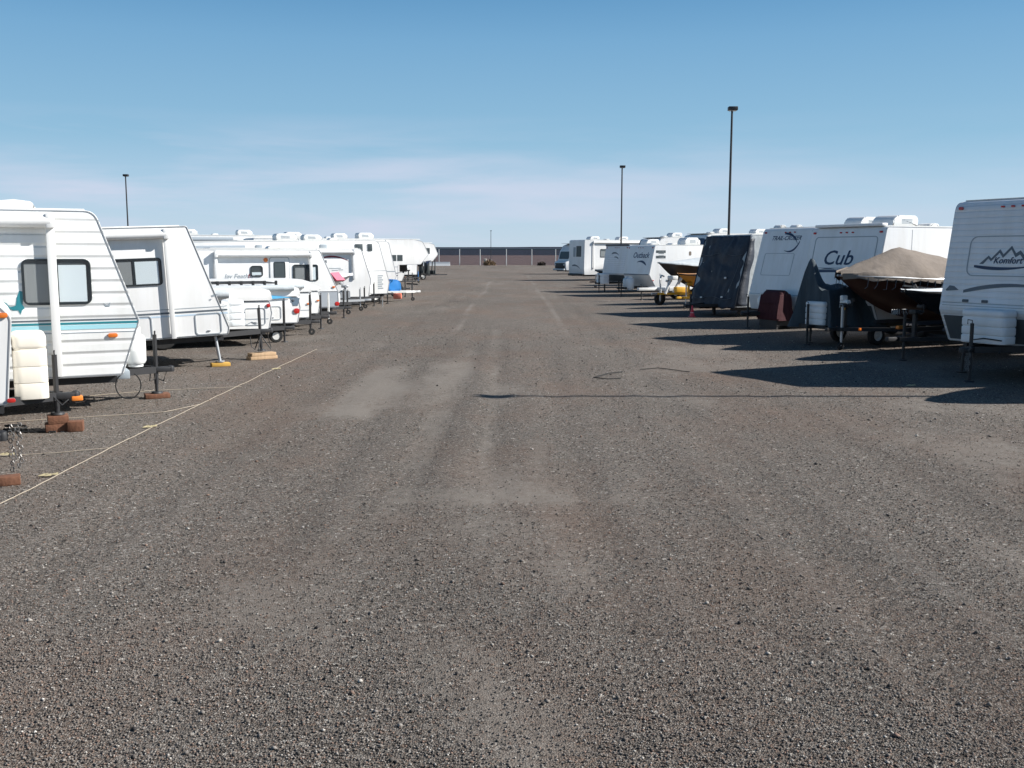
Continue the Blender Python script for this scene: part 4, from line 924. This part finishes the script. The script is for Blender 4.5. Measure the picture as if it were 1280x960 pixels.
# R13
t = TT('motor_coach', 'boxy white coach with small window on its shaded end and sunlit corner far right', 'motorhome', GR, None, HR, F=Vector((5.45, 85, 0)),
       L=9.5, W=2.5, z0=.5, z1=3.4, st=.05, zn=1.0, sb=.05, tl=.3, rt=.12, body=W1, tongue=False)
b = B(); box(b, .0-.05, .75, 1.0, 1.9, 0, .012, t.Fr); fin('window', b, BACK, t.body, 0); plate('decal', arc_strip((-.7, .25), (.7, -.05), .15, .18, .04), t.Fr, DGREY, t.body); plate('window', rrect(-.35, 1.4, .4, .8, .05), t.Fr, GREYV, t.body)
b = B(); box(b, -.0, .12, -1.2, 1.2, .4, .6, bev=.02); fin('bumper', b, BLK, t.root); aircon(t.root, -1.6, 0, 3.42); aircon(t.root, -4.5, 0, 3.42); vent(t.root, -3, 0, 3.42); awning(t.S, .9, 6, 3.3, t.body, zb=1, sgn=1); t.win(2.2, 2.3, 1.2, .7)
# R14 van type
P = [(-7.5, .45), (-.1, .45), (.0, 1.35), (-.45, 1.5), (-.75, 2.6), (-1.1, 3.15), (-1.7, 3.4), (-7.4, 3.4)]
t = TT('motor_coach', 'last motorhome on the right with rounded top and dark windscreen near the fence', 'motorhome', GR, None, HR, F=Vector((5.35, 112, 0)),
       L=7.5, W=2.5, z0=.45, z1=3.4, st=.7, zn=1.4, sb=.1, tl=.3, body=W1, tongue=False, profile=P, rads=[.05, .1, .12, .1, .15, .3, .3, .15], wx=-2.2, wheels=1)
Mw = frame((-.45, 0, 1.5), (0, 1, 0), (-.3, 0, 1.1)); plate('windscreen', rrect(0, .62, 2.1, .85, .15), Mw, BACK, t.body, .0, .03)
b = B(); box(b, 0.0, .03, -1.05, 1.05, .65, 1.25, bev=.01); fin('grille', b, BLK, t.root)
b = B(); box(b, .0, .22, -1.2, 1.2, .42, .62, bev=.04); fin('bumper', b, TRIM, t.root)
for sd in (-1, 1):
    b = B(); box(b, .0, .05, sd*.95-.12, sd*.95+.12, .95, 1.15, bev=.02); fin('headlight', b, GALV, t.root)
t.win(1.3, 2.0, .8, .7, split=False, blinds=()); wheel(t.root, -6, 1.1, 1); wheel(t.root, -6, -1.1, -1)
# traffic cone
c = at(35.2, 865); e = empty('traffic_cone', (c.x, c.y, 0)); tag(e, 'red traffic cone with pale pink band by the navy wrapped trailer', 'cone')
b = B(); box(b, -.12, .12, -.12, .12, 0, .025, bev=.01); fin('base', b, CONEM, e)
b = B(); lathe(b, [(.09, .025), (.022, .40), (.015, .41)], 20); fin('cone_body', b, CONEM, e); b = B(); lathe(b, [(.068, .15), (.05, .23)], 20); fin('reflective_band', b, mat('pale_band', (.75, .6, .6), .5), e)

# ================================================================== LAMP POSTS, FENCE, FAR THINGS
def lamp(label, x, y, h=9.0, ang=0, r=.085):
    e = empty('lamp_post', (x, y, 0), ang); tag(e, label, 'lamp post', 'tall lamp posts of the storage yard')
    b = B(); cyl(b, (0, 0, 0), (0, 0, .75), .26, seg=18); fin('concrete_base', b, mat('concrete', (.32, .30, .28), .9, vary=.2, vscale=5), e)
    b = B(); cyl(b, (0, 0, .75), (0, 0, h), r, r*.72, seg=12); box(b, -.15, .15, -.15, .15, .75, .78); box(b, r*.6, r*1.1, -.05, .05, 1.2, 1.4); fin('pole', b, POLE, e)
    b = B(); box(b, -.18, .24, -.17, .17, h-.02, h+.15, bev=.02); fin('lamp_head', b, POLE, e)
    b = B(); box(b, -.12, .18, -.12, .12, h-.045, h-.02); fin('lens', b, mat('lamp_lens', (.5, .5, .48), .2), e)
lamp('tallest lamp post standing behind the navy wrapped trailer on the right', 10.12, 47, 8.78, 0, .066)
lamp('shorter looking lamp post standing over the far right trailers', 8.5, 78.3, 8.85, 0, .07)
lamp('lone lamp post rising beyond the left trailers', -32.6, 85.5, 8.75, 0, .07)
lamp('tiny distant lamp post standing beyond the perimeter fence', -6.0, 286, 8.8, 0, .09)
lamp('lamp post off the right edge that throws the long thin shadow line', 12.85, 15.42, 9.0, 0, .07)

FY = 205.0; FT = 3.25
e = empty('perimeter_fence', (0, FY, 0)); tag(e, 'long chain link perimeter fence with pale posts and dark top rail at the far end', 'fence')
zinc = mat('pale_fence_post', (.62, .62, .60), .6)
for px in (549.5, 575, 600.5, 633, 664.5): 
    x = (px-640)/F_PX*FY; b = B(); cyl(b, (x, -.1, 0), (x, -.1, FT), .10, seg=10); fin('post', b, zinc, e)
for k in range(16):
    for s in (-1, 1):
        x = (-19.2-4.9*k) if s < 0 else (8.9+4.9*k); b = B(); cyl(b, (x, -.1, 0), (x, -.1, FT), .10, seg=10); fin('post', b, zinc, e)
b = B(); box(b, -100, 90, -.12, .12, FT-.16, FT); fin('top_rail', b, mat('dark_green_rail', (.03, .045, .045), .6), e)
b = B(); box(b, -100, 90, -.16, .16, FT+.003, FT+.12); fin('rail_cap', b, mat('pale_cap', (.45, .5, .5), .6), e)
mm = bpy.data.materials.new('chain_link_mesh'); mm.use_nodes = True; nt = mm.node_tree; nt.nodes.clear()
o_ = nt.nodes.new('ShaderNodeOutputMaterial'); tr = nt.nodes.new('ShaderNodeBsdfTransparent'); df = nt.nodes.new('ShaderNodeBsdfDiffuse'); df.inputs[0].default_value = (.16, .16, .17, 1)
tc = nt.nodes.new('ShaderNodeTexCoord'); sp = nt.nodes.new('ShaderNodeSeparateXYZ'); nt.links.new(tc.outputs['Object'], sp.inputs[0])
ws = []
for op in ('ADD', 'SUBTRACT'):
    a = nt.nodes.new('ShaderNodeMath'); a.operation = op; nt.links.new(sp.outputs['X'], a.inputs[0]); nt.links.new(sp.outputs['Z'], a.inputs[1])
    q = nt.nodes.new('ShaderNodeMath'); q.operation = 'MULTIPLY'; q.inputs[1].default_value = 14; nt.links.new(a.outputs[0], q.inputs[0])
    f = nt.nodes.new('ShaderNodeMath'); f.operation = 'FRACT'; nt.links.new(q.outputs[0], f.inputs[0])
    g = nt.nodes.new('ShaderNodeMath'); g.operation = 'LESS_THAN'; g.inputs[1].default_value = .13; nt.links.new(f.outputs[0], g.inputs[0]); ws.append(g)
mxn = nt.nodes.new('ShaderNodeMath'); mxn.operation = 'MAXIMUM'; nt.links.new(ws[0].outputs[0], mxn.inputs[0]); nt.links.new(ws[1].outputs[0], mxn.inputs[1])
ms = nt.nodes.new('ShaderNodeMixShader'); nt.links.new(mxn.outputs[0], ms.inputs[0]); nt.links.new(tr.outputs[0], ms.inputs[1]); nt.links.new(df.outputs[0], ms.inputs[2]); nt.links.new(ms.outputs[0], o_.inputs[0])
b = B(); box(b, -100, 90, -.012, .012, .05, FT-.29); fin('chain_link', b, mm, e, 0)

e = empty('concrete_barrier', ((544-640)/F_PX*196, 196, 0)); tag(e, 'low white barrier lying at the foot of the far fence beside the left row', 'barrier')
b = B(); prism(b, [(-.3, 0), (.3, 0), (.12, .4), (.1, .75), (-.1, .75), (-.12, .4)], -3, 3, frame((0, 0, 0), (0, 1, 0), (0, 0, 1))); fin('barrier_body', b, mat('white_paint_concrete', (.75, .75, .73), .7), e)
def bush(label, x, y, w, h, n, m, seed):
    e = empty('shrub', (x, y, 0)); tag(e, label, 'shrub'); r_ = random.Random(seed); b = B()
    for k in range(n):
        a = r_.random()*6.283; q = r_.random()**.6; z = h*r_.random()*(1-.5*q); c = Vector((w/2*q*math.cos(a), w/2*q*math.sin(a), z+.05)); s = .06+.1*r_.random()
        v = [b.verts.new(c+Vector((r_.gauss(0, s), r_.gauss(0, s), r_.gauss(0, s)))) for _ in range(3)]; b.faces.new(v)
    fin('foliage', b, m, e, 0)
    b = B()
    for k in range(9): a = k*.7; tube(b, [(0, 0, 0), (w*.2*math.cos(a), w*.2*math.sin(a), h*.5), (w*.35*math.cos(a), w*.35*math.sin(a), h*.8)], .03, 4)
    fin('stem', b, DASH, e)
bush('dry tan bush before the far fence below the tiny distant lamp post', (612-640)/F_PX*200, 200, 2.4, 1.1, 700, DASH, 3)
bush('dark low bush at the far fence near the last motorhome', (677-640)/F_PX*200, 200, 1.5, .8, 500, mat('dark_brush', (.05, .035, .03), .9, vary=.3), 5)
e = empty('concrete_marker', ((607-640)/F_PX*201, 201, 0)); tag(e, 'small pale stub post beside the dry tan bush at the fence', 'marker')
b = B(); prism(b, rrect(0, 0, .5, .4, .06), 0, 1.35, bev=.05); fin('marker_body', b, mat('pale_marker', (.55, .5, .42), .8), e)

# ------------------------------------------------------------------ stall ropes and yellow flags
def rope(label, pix, r=.011, n=40, seed=0, sag=.03):
    P = [gp(*p) for p in pix]; pts = []
    for i in range(len(P)-1):
        for k in range(n):
            s = k/n; q = P[i].lerp(P[i+1], s); w = sag*mnoise.noise(Vector((q.x*1.3, q.y*.9, seed)))
            pts.append(Vector((q.x+w, q.y+w*.5, .012+.004*mnoise.noise(Vector((q.x*4, q.y*4, seed))))))
    pts.append(P[-1]+Vector((0, 0, .012)))
    b = B(); tube(b, pts, r, 5); tag(fin('stall_rope', b, ROPE), label, 'rope', 'ropes marking the stalls on the left')
rope('long pale rope running diagonally down the left side of the lane', [(-20, 642), (140, 560), (300, 482), (396, 437)], .0045, 60, 1)
rope('pale cross rope running in front of the reddish wood block stack', [(-30, 531), (80, 524), (205, 516), (252, 506)], .0045, 30, 2)
rope('faint cross rope nearest the camera ending at the long diagonal rope', [(-30, 573), (70, 567), (136, 561)], .004, 30, 3)
rope('faint cross rope passing in front of the teal striped trailer jack', [(60, 500), (190, 489), (302, 484)], .0045, 30, 4)
for i, (px, py, a) in enumerate(((60, 596, .3), (187, 535, .5), (8, 570, .1), (1139, 483, .2), (345, 462, .4))):
    c = gp(px, py); e = empty('flag_tape', (c.x, c.y, 0), a)
    tag(e, ['crumpled yellow tape beside the lower end of the diagonal rope', 'crumpled yellow tape beside the middle of the diagonal rope', 'scrap of yellow tape near the left edge block', 'faded yellow tape on gravel at the edge of the right shadow', 'small yellow tape near the upper end of the diagonal rope'][i], 'tape')
    b = B()
    for k in range(5):
        o = Vector((-.06+.03*k, .02*math.sin(k*2), .012)); v = [b.verts.new(o+Vector(q)) for q in ((-.03, -.015, 0), (.035, -.012, .012*(k % 2)), (.03, .02, .02), (-.02, .015, .005))]; b.faces.new(v)
    fo = fin('ribbon', b, YLEAF, e, 0); so = fo.modifiers.new('t', 'SOLIDIFY'); so.thickness = .004
for lab, pts in (('thin dark strap loop lying on the lane right of centre', [(778, 466), (760, 468), (742, 473), (758, 475), (776, 474)]), ('thin dark strap beyond the long pole shadow', [(800, 463), (822, 461), (838, 463), (852, 465), (862, 466)])):
    P = [gp(*p)+Vector((0, 0, .02)) for p in pts]; b = B(); q = []
    for i in range(len(P)-1):
        for k in range(6): q.append(P[i].lerp(P[i+1], k/6))
    q.append(P[-1]); tube(b, q, .008, 5); tag(fin('strap', b, RUB), lab, 'strap')

# ------------------------------------------------------------------ GROUND
def dust(x, y):
    x = np.asarray(x, float); y = np.asarray(y, float)
    def strip(xc, w, y0, y1, soft=1.0, drift=0.0):
        xx = x-(xc+drift*(y-y0)+.07*np.sin(y*.21+xc*3)); ax = np.clip(1.25-np.abs(xx)/(w*.5), 0, 1); ax = ax*ax*(3-2*ax)
        ay = np.clip((y-y0)/(soft*.35)+.5, 0, 1)*np.clip((y1-y)/soft+.5, 0, 1)
        return ax*ay
    d = np.zeros(np.broadcast(x, y).shape)
    for a in ((-.98, .52, 8.4, 24, 5), (-.35, .30, 8.4, 30, 8), (.42, .55, 8.5, 12.4, 1.5), (-.15, 2.0, 8.55, 10.6, 1.6), (-1.9, .8, 14, 17.8, 2), (-2.3, 1.1, 13.2, 19.5, 2.5), (-1.2, 1.3, 14.2, 21, 3), 
              (-.1, .9, 14.4, 17.5, 2), (1.15, .7, 8.6, 10.5, 1.2), (-1.7, .3, 25, 90, 10), (1.6, .3, 26, 110, 10)):
        d = np.maximum(d, strip(*a))
    n = np.zeros_like(d)
    for k, (fx, fy, ph) in enumerate(((.7, .31, .3), (1.3, .5, 1.9), (2.1, 1.1, 4.0), (.35, .9, 2.2), (4.3, 2.2, .5))): n += np.sin(fx*x+ph+1.7*np.sin(fy*y*.7+k))*np.sin(fy*y+ph*2+1.3*np.sin(fx*x*.8))/(1.3+k*.4)
    d = d*(.50+.34*n)
    d = np.maximum(d, np.clip(n*.42-.08, 0, .45))
    return np.clip(d, 0, 1)
xs = np.unique(np.concatenate([np.linspace(-400, -12, 14), np.arange(-12, 14, .16), np.linspace(14, 400, 14)]))
ys = np.unique(np.concatenate([np.linspace(-60, 2.5, 6), np.arange(2.6, 34, .2), np.arange(34, 120, 1.5), np.linspace(121, 208, 20)]))
X, Y = np.meshgrid(xs, ys); nx, ny = len(xs), len(ys)
dd = dust(X, Y)
Z = np.zeros_like(X)
for xc, w_, y0, y1, dp in ((-.98, .34, 8.2, 30, .035), (-.30, .28, 8.2, 30, .03), (.75, .3, 5, 26, .025), (-1.9, .3, 6, 24, .025), (-3.2, .35, 5, 60, .025), (2.4, .35, 4, 60, .025), (3.9, .3, 4, 40, .02)):
    q = (X-xc-.07*np.sin(Y*.21+xc*3))/w_; env = np.clip((Y-y0)/1.5, 0, 1)*np.clip((y1-Y)/6, 0, 1)
    Z += env*dp*.6*(-.55*np.exp(-(q*1.6)**4)+.45*np.exp(-((np.abs(q)-1.15)/.35)**2))
Z -= Z.max(); Z += .012
co = np.stack([X.ravel(), Y.ravel(), Z.ravel()], 1)
idx = np.arange(nx*ny).reshape(ny, nx)
fc = np.stack([idx[:-1, :-1].ravel(), idx[:-1, 1:].ravel(), idx[1:, 1:].ravel(), idx[1:, :-1].ravel()], 1)
def npmesh(name, co, fc, m, k=4):
    me = bpy.data.meshes.new(name); me.vertices.add(len(co)); me.vertices.foreach_set('co', co.astype(np.float32).ravel())
    me.loops.add(fc.size); me.loops.foreach_set('vertex_index', fc.astype(np.int32).ravel())
    me.polygons.add(len(fc)); me.polygons.foreach_set('loop_start', (np.arange(len(fc))*k).astype(np.int32))
    me.update(calc_edges=True); me.materials.append(m); o = bpy.data.objects.new(name, me); COL.objects.link(o); return o
g = bpy.data.materials.new('gravel_ground'); g.use_nodes = True; nt = g.node_tree; N = nt.nodes; L = nt.links; bs = N['Principled BSDF']
bs.inputs['Roughness'].default_value = .95; bs.inputs['Specular IOR Level'].default_value = .15
tc = N.new('ShaderNodeTexCoord'); at_ = N.new('ShaderNodeAttribute'); at_.attribute_name = 'dust'
def noise(scale, det=5, rough=.6, sc_=(1, 1, 1)):
    mp = N.new('ShaderNodeMapping'); mp.inputs['Scale'].default_value = sc_; L.new(tc.outputs['Object'], mp.inputs[0])
    n_ = N.new('ShaderNodeTexNoise'); n_.inputs['Scale'].default_value = scale; n_.inputs['Detail'].default_value = det; n_.inputs['Roughness'].default_value = rough; L.new(mp.outputs[0], n_.inputs['Vector']); return n_.outputs['Fac']
def mixc(f, a, b_, mode='MIX'):
    mx = N.new('ShaderNodeMix'); mx.data_type = 'RGBA'; mx.blend_type = mode
    if isinstance(f, (int, float)): mx.inputs['Factor'].default_value = f
    else: L.new(f, mx.inputs['Factor'])
    for nm, v in (('A', a), ('B', b_)):
        if isinstance(v, tuple): mx.inputs[nm].default_value = (*v, 1)
        else: L.new(v, mx.inputs[nm])
    return mx.outputs['Result']
def mr(s, a, b_, c=0, d=1):
    q = N.new('ShaderNodeMapRange'); q.inputs[1].default_value = a; q.inputs[2].default_value = b_; q.inputs[3].default_value = c; q.inputs[4].default_value = d; L.new(s, q.inputs[0]); return q.outputs[0]
def vor(scale, rnd=1.0):
    v = N.new('ShaderNodeTexVoronoi'); v.inputs['Scale'].default_value = scale; v.inputs['Randomness'].default_value = rnd; v.voronoi_dimensions = '2D'; L.new(tc.outputs['Object'], v.inputs['Vector']); return v
def ramp(s, els):
    r = N.new('ShaderNodeValToRGB'); e_ = r.color_ramp.elements; e_[0].position = els[0][0]; e_[0].color = (*els[0][1], 1); e_[1].position = els[-1][0]; e_[1].color = (*els[-1][1], 1)
    for p_, c_ in els[1:-1]: q = e_.new(p_); q.color = (*c_, 1)
    L.new(s, r.inputs[0]); return r.outputs[0]
v1 = vor(92); v2 = vor(190); v3 = vor(44)
PAL = [(0, (.035, .032, .03)), (.2, (.095, .084, .076)), (.42, (.165, .145, .13)), (.55, (.20, .145, .115)), (.68, (.19, .175, .16)), (.84, (.26, .235, .215)), (.95, (.34, .315, .29)), (1.0, (.55, .52, .48))]
s1 = N.new('ShaderNodeSeparateColor'); L.new(v1.outputs['Color'], s1.inputs[0]); s2 = N.new('ShaderNodeSeparateColor'); L.new(v2.outputs['Color'], s2.inputs[0]); s3 = N.new('ShaderNodeSeparateColor'); L.new(v3.outputs['Color'], s3.inputs[0])
c1 = ramp(s1.outputs[0], PAL); c2 = ramp(s2.outputs[1], PAL); c3 = ramp(s3.outputs[0], PAL)
gap = mr(v1.outputs['Distance'], .38, .66, 1, .45)
stone = mixc(.3, c1, c2); stone = mixc(mr(s3.outputs[1], .80, .82), stone, c3)
gm = N.new('ShaderNodeMix'); gm.data_type = 'RGBA'; gm.blend_type = 'MULTIPLY'; gm.inputs['Factor'].default_value = .75
L.new(stone, gm.inputs['A']); L.new(gap, gm.inputs['B']); stone = gm.outputs['Result']
redd = mr(noise(.35, 6, .7, (1, .5, 1)), .46, .66)
stone = mixc(redd, stone, mixc(.45, stone, (.19, .125, .095)))
dustc = mixc(noise(1.2, 8, .7), (.185, .162, .145), (.235, .215, .195))
dustc = mixc(mr(noise(90, 3, .7), .35, .75), dustc, mixc(.5, dustc, c2))
dm = N.new('ShaderNodeMath'); dm.operation = 'ADD'; L.new(at_.outputs['Fac'], dm.inputs[0]); 
nn = mr(noise(6, 6, .75), .3, .7, -.28, .28); L.new(nn, dm.inputs[1]); dmask = mr(dm.outputs[0], .18, .72)
col = mixc(dmask, stone, dustc)
tone = mr(noise(.16, 6, .65, (1, .3, 1)), .3, .72, .78, 1.16)
tv = N.new('ShaderNodeMix'); tv.data_type = 'RGBA'; tv.blend_type = 'MULTIPLY'; tv.inputs['Factor'].default_value = 1; L.new(col, tv.inputs['A'])
cmb = N.new('ShaderNodeVectorMath'); cmb.operation = 'SCALE'; cmb.inputs[0].default_value = (.905, .895, .855); L.new(tone, cmb.inputs['Scale']); L.new(cmb.outputs[0], tv.inputs['B'])
L.new(tv.outputs['Result'], bs.inputs['Base Color'])
hb = N.new('ShaderNodeMath'); hb.operation = 'SUBTRACT'; hb.inputs[0].default_value = 1; L.new(v1.outputs['Distance'], hb.inputs[1])
hm = N.new('ShaderNodeMath'); hm.operation = 'MULTIPLY'; L.new(hb.outputs[0], hm.inputs[0]); L.new(mr(dmask, 0, 1, 1, .25), hm.inputs[1])
bp = N.new('ShaderNodeBump'); bp.inputs['Distance'].default_value = .006; bp.inputs['Strength'].default_value = 1; L.new(hm.outputs[0], bp.inputs['Height'])
bp2 = N.new('ShaderNodeBump'); bp2.inputs['Distance'].default_value = .06; bp2.inputs['Strength'].default_value = .6; L.new(noise(1.1, 4, .6, (1, .45, 1)), bp2.inputs['Height']); L.new(bp2.outputs[0], bp.inputs['Normal'])
L.new(bp.outputs[0], bs.inputs['Normal'])
lot = npmesh('gravel_lot', co, fc, g); tag(lot, kind='structure')
a_ = lot.data.attributes.new('dust', 'FLOAT', 'POINT'); a_.data.foreach_set('value', dd.ravel().astype(np.float32))
# open land beyond
fm = mat('brown_field', (.10, .055, .046), .95, vary=.35, vscale=.02)
fld = npmesh('field', np.array([(-6000, 200, -.03), (6000, 200, -.03), (6000, 9000, -.03), (-6000, 9000, -.03), (-6000, -600, -.03), (6000, -600, -.03)], float), np.array([(4, 5, 1, 0), (0, 1, 2, 3)]), fm); tag(fld, kind='structure')
# low distant mesa, distance haze put into its pale colour
b = B(); pts = []
for i in range(120):
    x = -3600+i*60; h = 21+4*mnoise.noise(Vector((x*.0016, 1, 0)))+1.5*mnoise.noise(Vector((x*.01, 4, 0))); pts.append((x, h))
prism(b, [(-3600, -1)]+[(3540, -1)]+pts[::-1], 0, -900, frame((0, 2600, 0), (1, 0, 0), (0, 0, 1)))
tag(fin('hills', b, mat('hazy_mesa', (.27, .265, .28), .95, vary=.2, vscale=.01), None, 0), kind='structure')

# loose stones
NS_ = 190000
u = rng.random(NS_); D = 1/(u*(1/3.0-1/30)+1/30); x = (rng.random(NS_)*2-1)*(D*.56+.6)
dv = dust(x, D); keep = rng.random(NS_) > dv*1.5; x = x[keep]; D = D[keep]; n = len(x)
sz = .0026+.0046*rng.random(n)**2.0; big = rng.random(n) < .012; sz[big] *= 2.1; sz *= (.78+D*.062)
base = np.array([(1, 0, 0), (0, 1, 0), (-1, 0, 0), (0, -1, 0), (0, 0, 1), (0, 0, -.6)], float)
V = base[None]*(1+.35*(rng.random((n, 6, 3))-.5))*2; V[:, :, :2] += .35*(rng.random((n, 6, 2))-.5)
V *= sz[:, None, None]*.5; V[:, :, 2] *= (.55+.4*rng.random(n))[:, None]; V[:, :, 0] *= (1+.5*rng.random(n))[:, None]
th = rng.random(n)*6.283; c_, s_ = np.cos(th), np.sin(th)
VX = V[:, :, 0]*c_[:, None]-V[:, :, 1]*s_[:, None]; VY = V[:, :, 0]*s_[:, None]+V[:, :, 1]*c_[:, None]
V = np.stack([VX+x[:, None], VY+D[:, None], V[:, :, 2]+sz[:, None]*.32+.001], 2)
tri = np.array([(0, 1, 4), (1, 2, 4), (2, 3, 4), (3, 0, 4), (1, 0, 5), (2, 1, 5), (3, 2, 5), (0, 3, 5)])
FC = (tri[None]+(np.arange(n)*6)[:, None, None]).reshape(-1, 3)
pal = np.array([(.08, .072, .066), (.14, .123, .11), (.19, .17, .155), (.22, .15, .12), (.20, .18, .17), (.28, .255, .235), (.40, .375, .35), (.58, .55, .51), (.045, .04, .04), (.28, .19, .155)])
pr = np.array([.17, .2, .18, .11, .1, .1, .045, .006, .08, .015]); pr /= pr.sum()
ci = rng.choice(len(pal), n, p=pr); C_ = pal[ci]*(.8+.4*rng.random((n, 1)))*np.array([.91, .90, .865])
sm = bpy.data.materials.new('loose_stone'); sm.use_nodes = True; b_ = sm.node_tree.nodes['Principled BSDF']; b_.inputs['Roughness'].default_value = .85; b_.inputs['Specular IOR Level'].default_value = .25
an = sm.node_tree.nodes.new('ShaderNodeAttribute'); an.attribute_name = 'stone_colour'; sm.node_tree.links.new(an.outputs['Color'], b_.inputs['Base Color'])
st = npmesh('gravel', V.reshape(-1, 3), FC, sm, 3); ca = st.data.color_attributes.new('stone_colour', 'FLOAT_COLOR', 'POINT')
ca.data.foreach_set('color', np.repeat(np.concatenate([C_, np.ones((n, 1))], 1), 6, axis=0).astype(np.float32).ravel())
tag(st, 'loose mixed gravel stones scattered over the lane', None, None, 'stuff')

# ------------------------------------------------------------------ SKY, SUN, CAMERA
EL, AZ = R(34.6), R(90)       # sun stands to the right (+X)
SUN_E, SKY_S, EXPO = 5.0, .05, .72
w = bpy.data.worlds.new('World'); sc.world = w; w.use_nodes = True; nt = w.node_tree; N = nt.nodes; L = nt.links
bg = N['Background']; sky = N.new('ShaderNodeTexSky'); sky.sky_type = 'NISHITA'; sky.sun_disc = False; sky.sun_elevation = EL; sky.sun_rotation = AZ
sky.air_density = 1.15; sky.dust_density = 1.0; sky.ozone_density = 1.0; sky.altitude = 1500
tc = N.new('ShaderNodeTexCoord'); sp = N.new('ShaderNodeSeparateXYZ'); L.new(tc.outputs['Generated'], sp.inputs[0])
mp = N.new('ShaderNodeMapping'); mp.inputs['Scale'].default_value = (1.6, 1.6, 13); mp.inputs['Rotation'].default_value = (0, R(3), 0); L.new(tc.outputs['Generated'], mp.inputs[0])
nz = N.new('ShaderNodeTexNoise'); nz.inputs['Scale'].default_value = 2.6; nz.inputs['Detail'].default_value = 6; nz.inputs['Roughness'].default_value = .5; nz.inputs['Distortion'].default_value = .25; L.new(mp.outputs[0], nz.inputs['Vector'])
r1 = mr(nz.outputs['Fac'], .43, .66)
r2 = mr(sp.outputs['Z'], .005, .05); r3 = mr(sp.outputs['Z'], .135, .055)
m1 = N.new('ShaderNodeMath'); m1.operation = 'MULTIPLY'; L.new(r1, m1.inputs[0]); L.new(r3, m1.inputs[1])
m2 = N.new('ShaderNodeMath'); m2.operation = 'MULTIPLY'; L.new(m1.outputs[0], m2.inputs[0]); L.new(mr(sp.outputs['X'], .35, -.1, .22, .85), m2.inputs[1])
haze = ramp(sp.outputs['Z'], [(0, (.74, .88, 1.03)), (.05, (.62, .82, 1.02)), (.11, (.38, .66, .90)), (.24, (.19, .46, .78)), (1, (.19, .46, .78))])
hs = N.new('ShaderNodeMix'); hs.data_type = 'RGBA'; hs.blend_type = 'MULTIPLY'; hs.inputs['Factor'].default_value = 1; L.new(haze, hs.inputs['A']); hs.inputs['B'].default_value = (10, 10, 10, 1)
tint = N.new('ShaderNodeMix'); tint.data_type = 'RGBA'; tint.blend_type = 'MULTIPLY'; tint.inputs['Factor'].default_value = 1; L.new(sky.outputs[0], tint.inputs['A']); tint.inputs['B'].default_value = (.50, .86, 1.08, 1)
base_sky = mixc(mr(sp.outputs['Z'], .42, .20, 0, .88), tint.outputs['Result'], hs.outputs['Result'])
cm = mixc(m2.outputs[0], base_sky, (8.0, 8.5, 10.3))
L.new(cm, bg.inputs['Color']); bg.inputs['Strength'].default_value = SKY_S
sl = bpy.data.lights.new('Sun', 'SUN'); sl.energy = SUN_E; sl.angle = R(.53); sl.color = (1, .965, .92); so = bpy.data.objects.new('Sun', sl); COL.objects.link(so)
sd = Vector((math.cos(EL)*math.sin(AZ), math.cos(EL)*math.cos(AZ), math.sin(EL))); so.rotation_euler = sd.to_track_quat('Z', 'Y').to_euler(); so.location = (30, 0, 30)
cd = bpy.data.cameras.new('Camera'); cam = bpy.data.objects.new('Camera', cd); COL.objects.link(cam); sc.camera = cam
cd.sensor_width = 36; cd.lens = F_PX/1280*36; cd.clip_start = .1; cd.clip_end = 20000
cam.location = (0, 0, CAMZ); cam.rotation_euler = (math.pi/2-math.atan((480-HOR)/F_PX), 0, 0)
sc.render.engine = 'CYCLES'; sc.render.resolution_x = 1024; sc.render.resolution_y = 768
sc.view_settings.view_transform = 'Standard'; sc.view_settings.look = 'None'; sc.view_settings.gamma = 1; sc.view_settings.exposure = EXPO; sc.view_settings.use_curve_mapping = False
